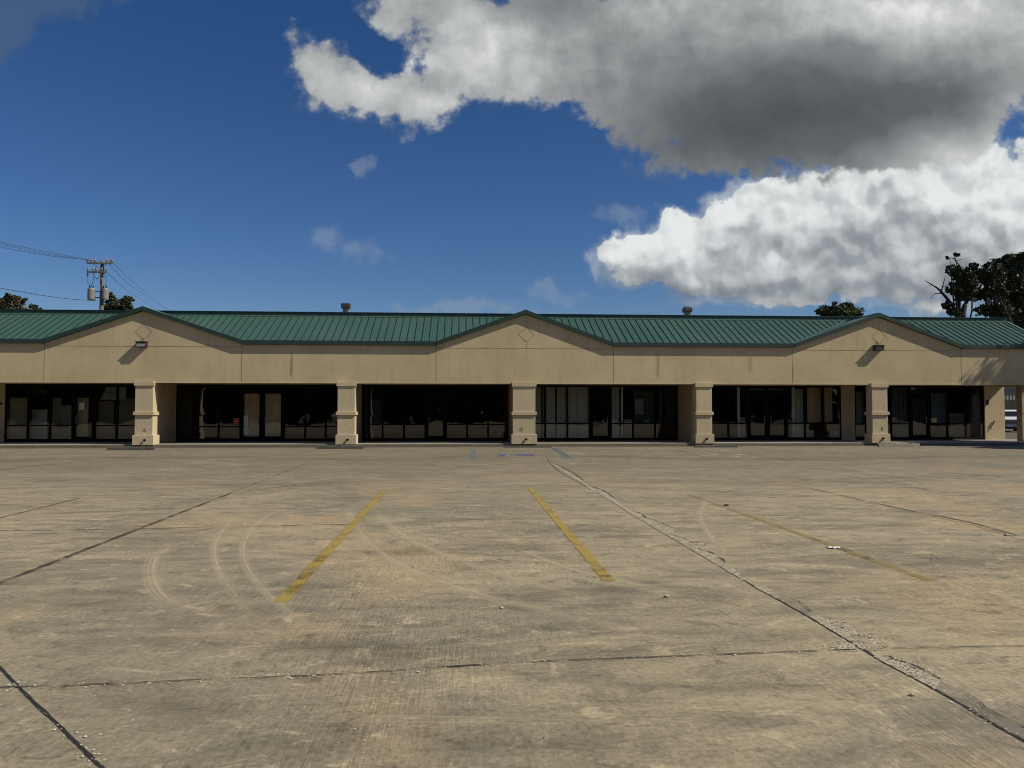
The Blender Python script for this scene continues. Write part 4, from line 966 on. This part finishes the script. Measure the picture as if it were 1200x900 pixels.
# big oak, partly out of frame at the right
YT = 64
b0 = at(1200, 480, YT+3); 
tree((b0.x, b0.y, 0), [cl(1185,335,YT+3,26,24), cl(1160,322,YT,17,13), cl(1176,308,YT+4,16,9), cl(1196,303,YT+2,18,8), cl(1150,345,YT+1,13,9), cl(1158,362,YT+2,14,9), cl(1178,365,YT+1,16,12), cl(1215,330,YT+5,30,34), cl(1200,372,YT+3,22,20), cl(1245,340,YT+6,36,40), cl(1190,395,YT+4,18,14), cl(1147,322,YT,8,6), cl(1168,340,YT-1,12,10)],
     60000, .13, M['leaf'], 'large dark spreading oak behind the right end of the green roof', trunk_r=.5, shell=.42, bark='bark_dark')
b0 = at(1127, 480, YT-2)
def tp(px, py, Y=YT-2): return at(px, py, Y)
tree((b0.x, b0.y, 0), [cl(1134,335,YT-2,12,16), cl(1116,316,YT-2,8,6), cl(1126,321,YT-2,11,7), cl(1119,339,YT-2,9,8), cl(1113,302,YT-2,4,2.5), cl(1120,298.5,YT-2,5,2), cl(1140,312,YT-2,7,6), cl(1112,358,YT-2,7,6), cl(1124,350,YT-2,7,4.5), cl(1118,366,YT-2,8,5), cl(1127,327,YT-2,9,7)],
     10000, .13, M['leaf'], 'thin ragged oak with a bare dead branch beside the large oak', bark='bark_dark', trunk_r=.20, fork=.5, shell=.45, twig=False,
     limbs=[([tp(1125,372), tp(1113,354), tp(1103,342), tp(1096,336), tp(1084,329)], .17), ([tp(1103,342), tp(1105,334), tp(1108,323)], .07), ([tp(1104,344), tp(1096,344), tp(1090,350)], .06), ([tp(1098,338), tp(1092,334), tp(1086,336)], .04), ([tp(1105,336), tp(1110,334), tp(1112,330)], .03),
            ([tp(1128,372), tp(1130,360), tp(1136,346), tp(1140,330)], .28), ([tp(1130,330), tp(1126,314), tp(1120,306), tp(1118,299)], .09), ([tp(1120,306), tp(1126,304), tp(1132,303)], .04), ([tp(1119,304), tp(1114,302), tp(1110,304)], .04)])
# tree behind the roof, centre right
b0 = at(984, 480, 88)
tree((b0.x, b0.y, 0), [cl(984,366,88,24,10), cl(968,366,88,12,8), cl(1000,368,88,12,8), cl(978,360,88,12,5), cl(990,358,88,8,4), cl(984,378,88,28,12)], 9000, .16, M['leaf2'], 'round green tree top showing above the roof between the gables', trunk_r=.4)
# left trees
b0 = at(14, 480, 82)
tree((b0.x, b0.y, 0), [cl(14,357,82,15,9), cl(10,348,82,6,5), cl(22,350,82,7,4), cl(4,354,82,8,6), cl(28,352,82,4,5), cl(16,370,82,20,12)], 5200, .15, M['leaf3'], 'spiky brownish tree top at the far left above the roof', trunk_r=.35)
b0 = at(42, 480, 95)
tree((b0.x, b0.y, 0), [cl(42,363,95,12,5), cl(36,365,95,6,4), cl(49,364,95,5,4), cl(42,374,95,14,8)], 2500, .17, M['leaf2'], 'low dark tree top just right of the spiky far left tree', trunk_r=.3)
b0 = at(138, 480, 84)
tree((b0.x, b0.y, 0), [cl(133,350,84,9,7), cl(146,353,84,11,5), cl(140,360,84,18,5), cl(125,347,84,6,5), cl(152,352,84,5,4), cl(138,372,84,20,8), cl(126,359,84,6,4)], 6500, .15, M['leaf'], 'dark bushy tree top behind the utility pole', trunk_r=.35)
# off-frame tree whose shade falls on the right end of the fascia
tc = Vector((38.3, 32.7, 13.1))
tree((41.5, 31.5, 0), [(tc, (2.7,1.7,1.65)), (tc+Vector((2.8,-1.6,.2)), (2.8,2.2,1.8)), (tc+Vector((4.2,-.9,-.3)), (2.6,2,1.8)), (tc+Vector((2,-4,.0)), (2.8,2.2,2.2))], 24000, .14, M['leaf'], 'tall oak standing off the right end whose shade falls on the fascia', trunk_r=.40, shell=.45)
# wood across the road behind the photographer, seen mirrored in the shop glass
cl2 = []
for k in range(110):
    x = -110 + k*2.1 + random.uniform(-.8,.8); h = random.uniform(7.5, 11)
    cl2.append((Vector((x, -41+random.uniform(-2,2), h*.55)), (random.uniform(3,4.5), 3, h*.50)))
    cl2.append((Vector((x, -37.5, 1.2)), (2.6, 1.3, 1.6)))
wood = leaf_mesh('woodland', cl2, 110000, .75, M['leaf'], None, (0,0,0), .45); tag(wood, 'dark wood across the road mirrored in the shop glass', 'wood', kind='stuff')

# ---------------------------------------------------------------- utility pole and wires
YP = 60.0; pb = at(116.5, 480, YP); pole = empty('utility_pole', (pb.x, YP, 0)); tag(pole, 'wooden utility pole with two crossarms and two grey transformers behind the left roof', 'utility pole')
def L(px, py, dy=0): q = at(px, py, YP); return Vector((q.x-pb.x, dy, q.z))
zt = at(116.5, 304.5, YP).z
b = MB(); b.tube([(0,0,-.1), (0,0,zt*.5), (0,0,zt)], [.19,.165,.13], 12); b.build('pole_shaft', M['wood_pole'], pole, smooth=True)
for (x0, x1, y) in ((103.5,133,309), (104,126.5,319.3)):
    a_, c_ = L(x0, y, -.2), L(x1, y+.3, -.2); b = MB(); b.bar(a_, c_, .09, .12); ca = b.build('crossarm', M['wood_pole'], pole)
    b = MB(); m_ = (a_+c_)/2; b.bar(a_.lerp(m_, .45), Vector((m_.x, -.2, m_.z-.55)), .03, .03); b.bar(c_.lerp(m_, .45), Vector((m_.x, -.2, m_.z-.55)), .03, .03); b.build('brace', M['grey_metal'], ca)
    for s_ in ((.0,.14,.30,.78,.93,1.0) if y < 315 else (.02,.28,.45,.75,.97)):
        p_ = a_.lerp(c_, s_); b = MB(); b.tube([p_, p_+Vector((0,0,.16)), p_+Vector((0,0,.22)), p_+Vector((0,0,.34))], [.02,.05,.085,.04], 8); b.build('insulator', M['grey_metal'], ca, smooth=True)
    if y > 315:
        for s_ in (.03, .70):
            p_ = a_.lerp(c_, s_); b = MB(); b.tube([p_+Vector((0,-.1,.05)), p_+Vector((.05,-.1,-.35))], [.055,.05], 8); b.build('fuse_cutout', M['bronze'], ca)
for (px, w_, mat) in ((108.3, 8.6, M['lens']), (124.4, 7.6, M['grey_metal'])):
    c_ = L(px, 345, -.15); r_ = w_/2*YP/F_PX*.97; h_ = 13.5*YP/F_PX/1.03
    b = MB(); b.tube([c_-Vector((0,0,h_/2)), c_-Vector((0,0,h_/2-.06)), c_+Vector((0,0,h_/2-.1)), c_+Vector((0,0,h_/2))], [r_*.92, r_, r_, r_*.85], 18); tr = b.build('transformer', simple('pale_grey_tank', (.17,.175,.175), .5), pole, smooth=False)
    b = MB()
    for s_ in (-.5,.4): b.tube([c_+Vector((r_*s_,0,h_/2)), c_+Vector((r_*s_,0,h_/2+.12)), c_+Vector((r_*s_*1.2,0,h_/2+.22))], [.03,.05,.025], 7)
    b.build('bushing', M['bronze'], tr)
    b = MB(); b.bar((0,-.1,c_.z+.2), (c_.x, -.1, c_.z+.2), .06, .06); b.bar((0,-.1,c_.z-.25), (c_.x, -.1, c_.z-.25), .06, .06); b.build('bracket', M['bronze'], tr)
b = MB()
for pts in ([(104.5,320),(103.8,326),(105,332),(110,337)], [(123,320),(125.5,326),(126,331),(125,338)], [(116,312),(113,318),(111,330),(108,338)]):
    b.tube(spline([L(*p, -.25) for p in pts], 6), .018, 5)
b.build('jumper_wire', M['rubber'], pole)
def wire(pts, label, r=.014):
    o = MB(); ps = spline(pts, 12); o.tube(ps, r, 5); q = o.build('power_line', M['rubber']); return tag(q, label, 'power line', 'power lines on the utility pole')
def A(px, py, Y): return at(px, py, Y)
wire([A(103.7,305,YP-.2), A(60,298.5,YP-4), A(30,292.5,YP-7), A(0,285.5,YP-10), A(-60,268,YP-15), A(-160,228,YP-22)], 'lowest of the three wires running left from the upper crossarm')
wire([A(108,305,YP-.2), A(60,296,YP-4), A(30,290,YP-7), A(0,283,YP-10), A(-60,265,YP-15), A(-160,224,YP-22)], 'middle of the three wires running left from the upper crossarm')
wire([A(112,305.5,YP-.2), A(60,300,YP-4), A(30,295,YP-7), A(0,289,YP-10), A(-60,272,YP-15), A(-160,234,YP-22)], 'third wire running left from the upper crossarm, under the others')
wire([A(132.5,308.5,YP), A(150,325,YP+12), A(170,342,YP+30), A(192,359,YP+55), A(240,392,YP+110)], 'topmost wire falling right from the pole to the roof')
wire([A(127,309,YP), A(148,330,YP+12), A(168,345,YP+30), A(187,358,YP+55), A(240,394,YP+110)], 'middle wire falling right from the pole to the roof')
wire([A(126,320,YP), A(145,337,YP+12), A(162,349,YP+30), A(178,359,YP+55), A(240,398,YP+110)], 'lowest wire falling right from the pole to the roof')
wire([A(112,352.4,YP-.1), A(85,350.6,YP-3), A(55,347,YP-6), A(25,342,YP-9), A(0,337.5,YP-11), A(-80,320,YP-18), A(-160,296,YP-24)], 'single low wire running left from the transformers', .018)

# ---------------------------------------------------------------- pickup truck and metal building seen past the right end
def pickup(px, Y):
    x = X(px, Y, 500); root = empty('pickup_truck', (x, Y, 0)); tag(root, 'white pickup truck parked nose-on beyond the right end of the building', 'pickup truck')
    root.rotation_euler = (0,0,R(-31))
    w = .98
    def loft(name, prof, xw, mat, taper=None, bev=.03):   # prof: (y,z) outline extruded in x
        b = MB(); n = len(prof); i = 0
        b.v += [(-xw*(taper(z) if taper else 1), y, z) for y, z in prof] + [(xw*(taper(z) if taper else 1), y, z) for y, z in prof]
        b.f.append(tuple(range(n))); b.f.append(tuple(reversed(range(n, 2*n)))); b.mi += [0,0]
        for k in range(n): b.f.append((k, n+k, n+(k+1) % n, (k+1) % n)); b.mi.append(0)
        o = b.build(name, mat, root, bevel=bev); return o
    body = loft('body', [(0,.50),(0,1.02),(.06,1.12),(1.35,1.22),(5.5,1.22),(5.6,1.15),(5.6,.5)], w, M['car_white'])
    cab = loft('cab', [(1.30,1.21),(1.95,1.80),(2.3,1.88),(3.5,1.88),(3.75,1.21)], w*.93, M['car_white'], lambda z: 1-.16*max(0, z-1.2)/.68)
    b = MB(); b.face([(-.80,1.44,1.36),(.80,1.44,1.36),(.70,1.86,1.74),(-.70,1.86,1.74)]); o = b.build('windscreen', M['car_glass'], root)
    for v in o.data.vertices: v.co.y -= .035
    b = MB(); b.box(-.56,.56,-.03,-.001,.70,1.00); gr_ = b.build('grille', M['rubber'], root)
    b = MB()
    for k in range(4): b.box(-.56,.56,-.05,-.032,.735+.075*k,.76+.075*k)
    b.box(-.62,-.565,-.05,-.002,.68,1.02); b.box(.565,.62,-.05,-.002,.68,1.02); b.box(-.565,.565,-.05,-.032,1.001,1.03); b.build('grille_bars', M['chrome'], gr_)
    for s_ in (-1, 1):
        b = MB(); b.box(min(s_*.64, s_*.93), max(s_*.64, s_*.93), -.03, -.002, .78, 1.0); hl = b.build('headlight', M['lens'], root, bevel=.01)
        b = MB(); b.tube([(s_*.78,-.05,.89),(s_*.78,-.031,.89)], .07, 12); b.build('lamp_bulb', M['chrome'], hl)
        b = MB(); b.box(min(s_*1.0, s_*1.2), max(s_*1.0, s_*1.2), 1.55, 1.65, 1.25, 1.45); b.build('side_mirror', M['rubber'], root, bevel=.02)
        for yy in (.95, 4.5):
            b = MB(); b.tube([(s_*.72, yy, .38), (s_*.97, yy, .38)], .38, 20); wh = b.build('wheel', M['rubber'], root)
            b = MB(); b.tube([(s_*.971, yy, .38), (s_*.985, yy, .38)], .21, 16); b.build('rim', M['chrome'], wh)
    b = MB(); b.box(-.97,.97,-.13,-.002,.46,.67); b.build('front_bumper', M['chrome'], root, bevel=.03)
    b = MB(); b.box(-.80,.80,-.02,.3,.28,.455); b.build('lower_valance', M['rubber'], root)
    b = MB(); b.box(-.17,.17,-.145,-.132,.50,.62); b.build('licence_plate', M['paper'], root)
pickup(1183.5, 61.0)
YB = 78.0; xb0 = X(1120, YB); b = MB(); wb = empty('metal_building', (xb0, YB, 0)); tag(wb, 'grey ribbed metal building beyond the lot, seen past the right end', 'building')
b.box(0, 34, 0, 14, 0, 4.6); b.build('wall', M['sand_wall'], wb)
b = MB(); x = .2
while x < 34: b.box(x, x+.07, -.04, -.002, .02, 4.58); x += .36
b.build('cladding_ribs', M['sand_wall'], wb)
b = MB(); b.prism([(-.4,4.62),(34.4,4.62),(34.4,4.8),(17,6.6),(-.4,4.8)], -.4, 14.4); b.build('roof', M['membrane'], wb)
for px in (1178.5, 1190.5, 1212):
    x = X(px, YB)-xb0; b = MB(); b.box(x-.5, x+.6, -.09, -.045, .9 if px < 1200 else .05, 3.0); b.build('window', M['car_glass'], wb)
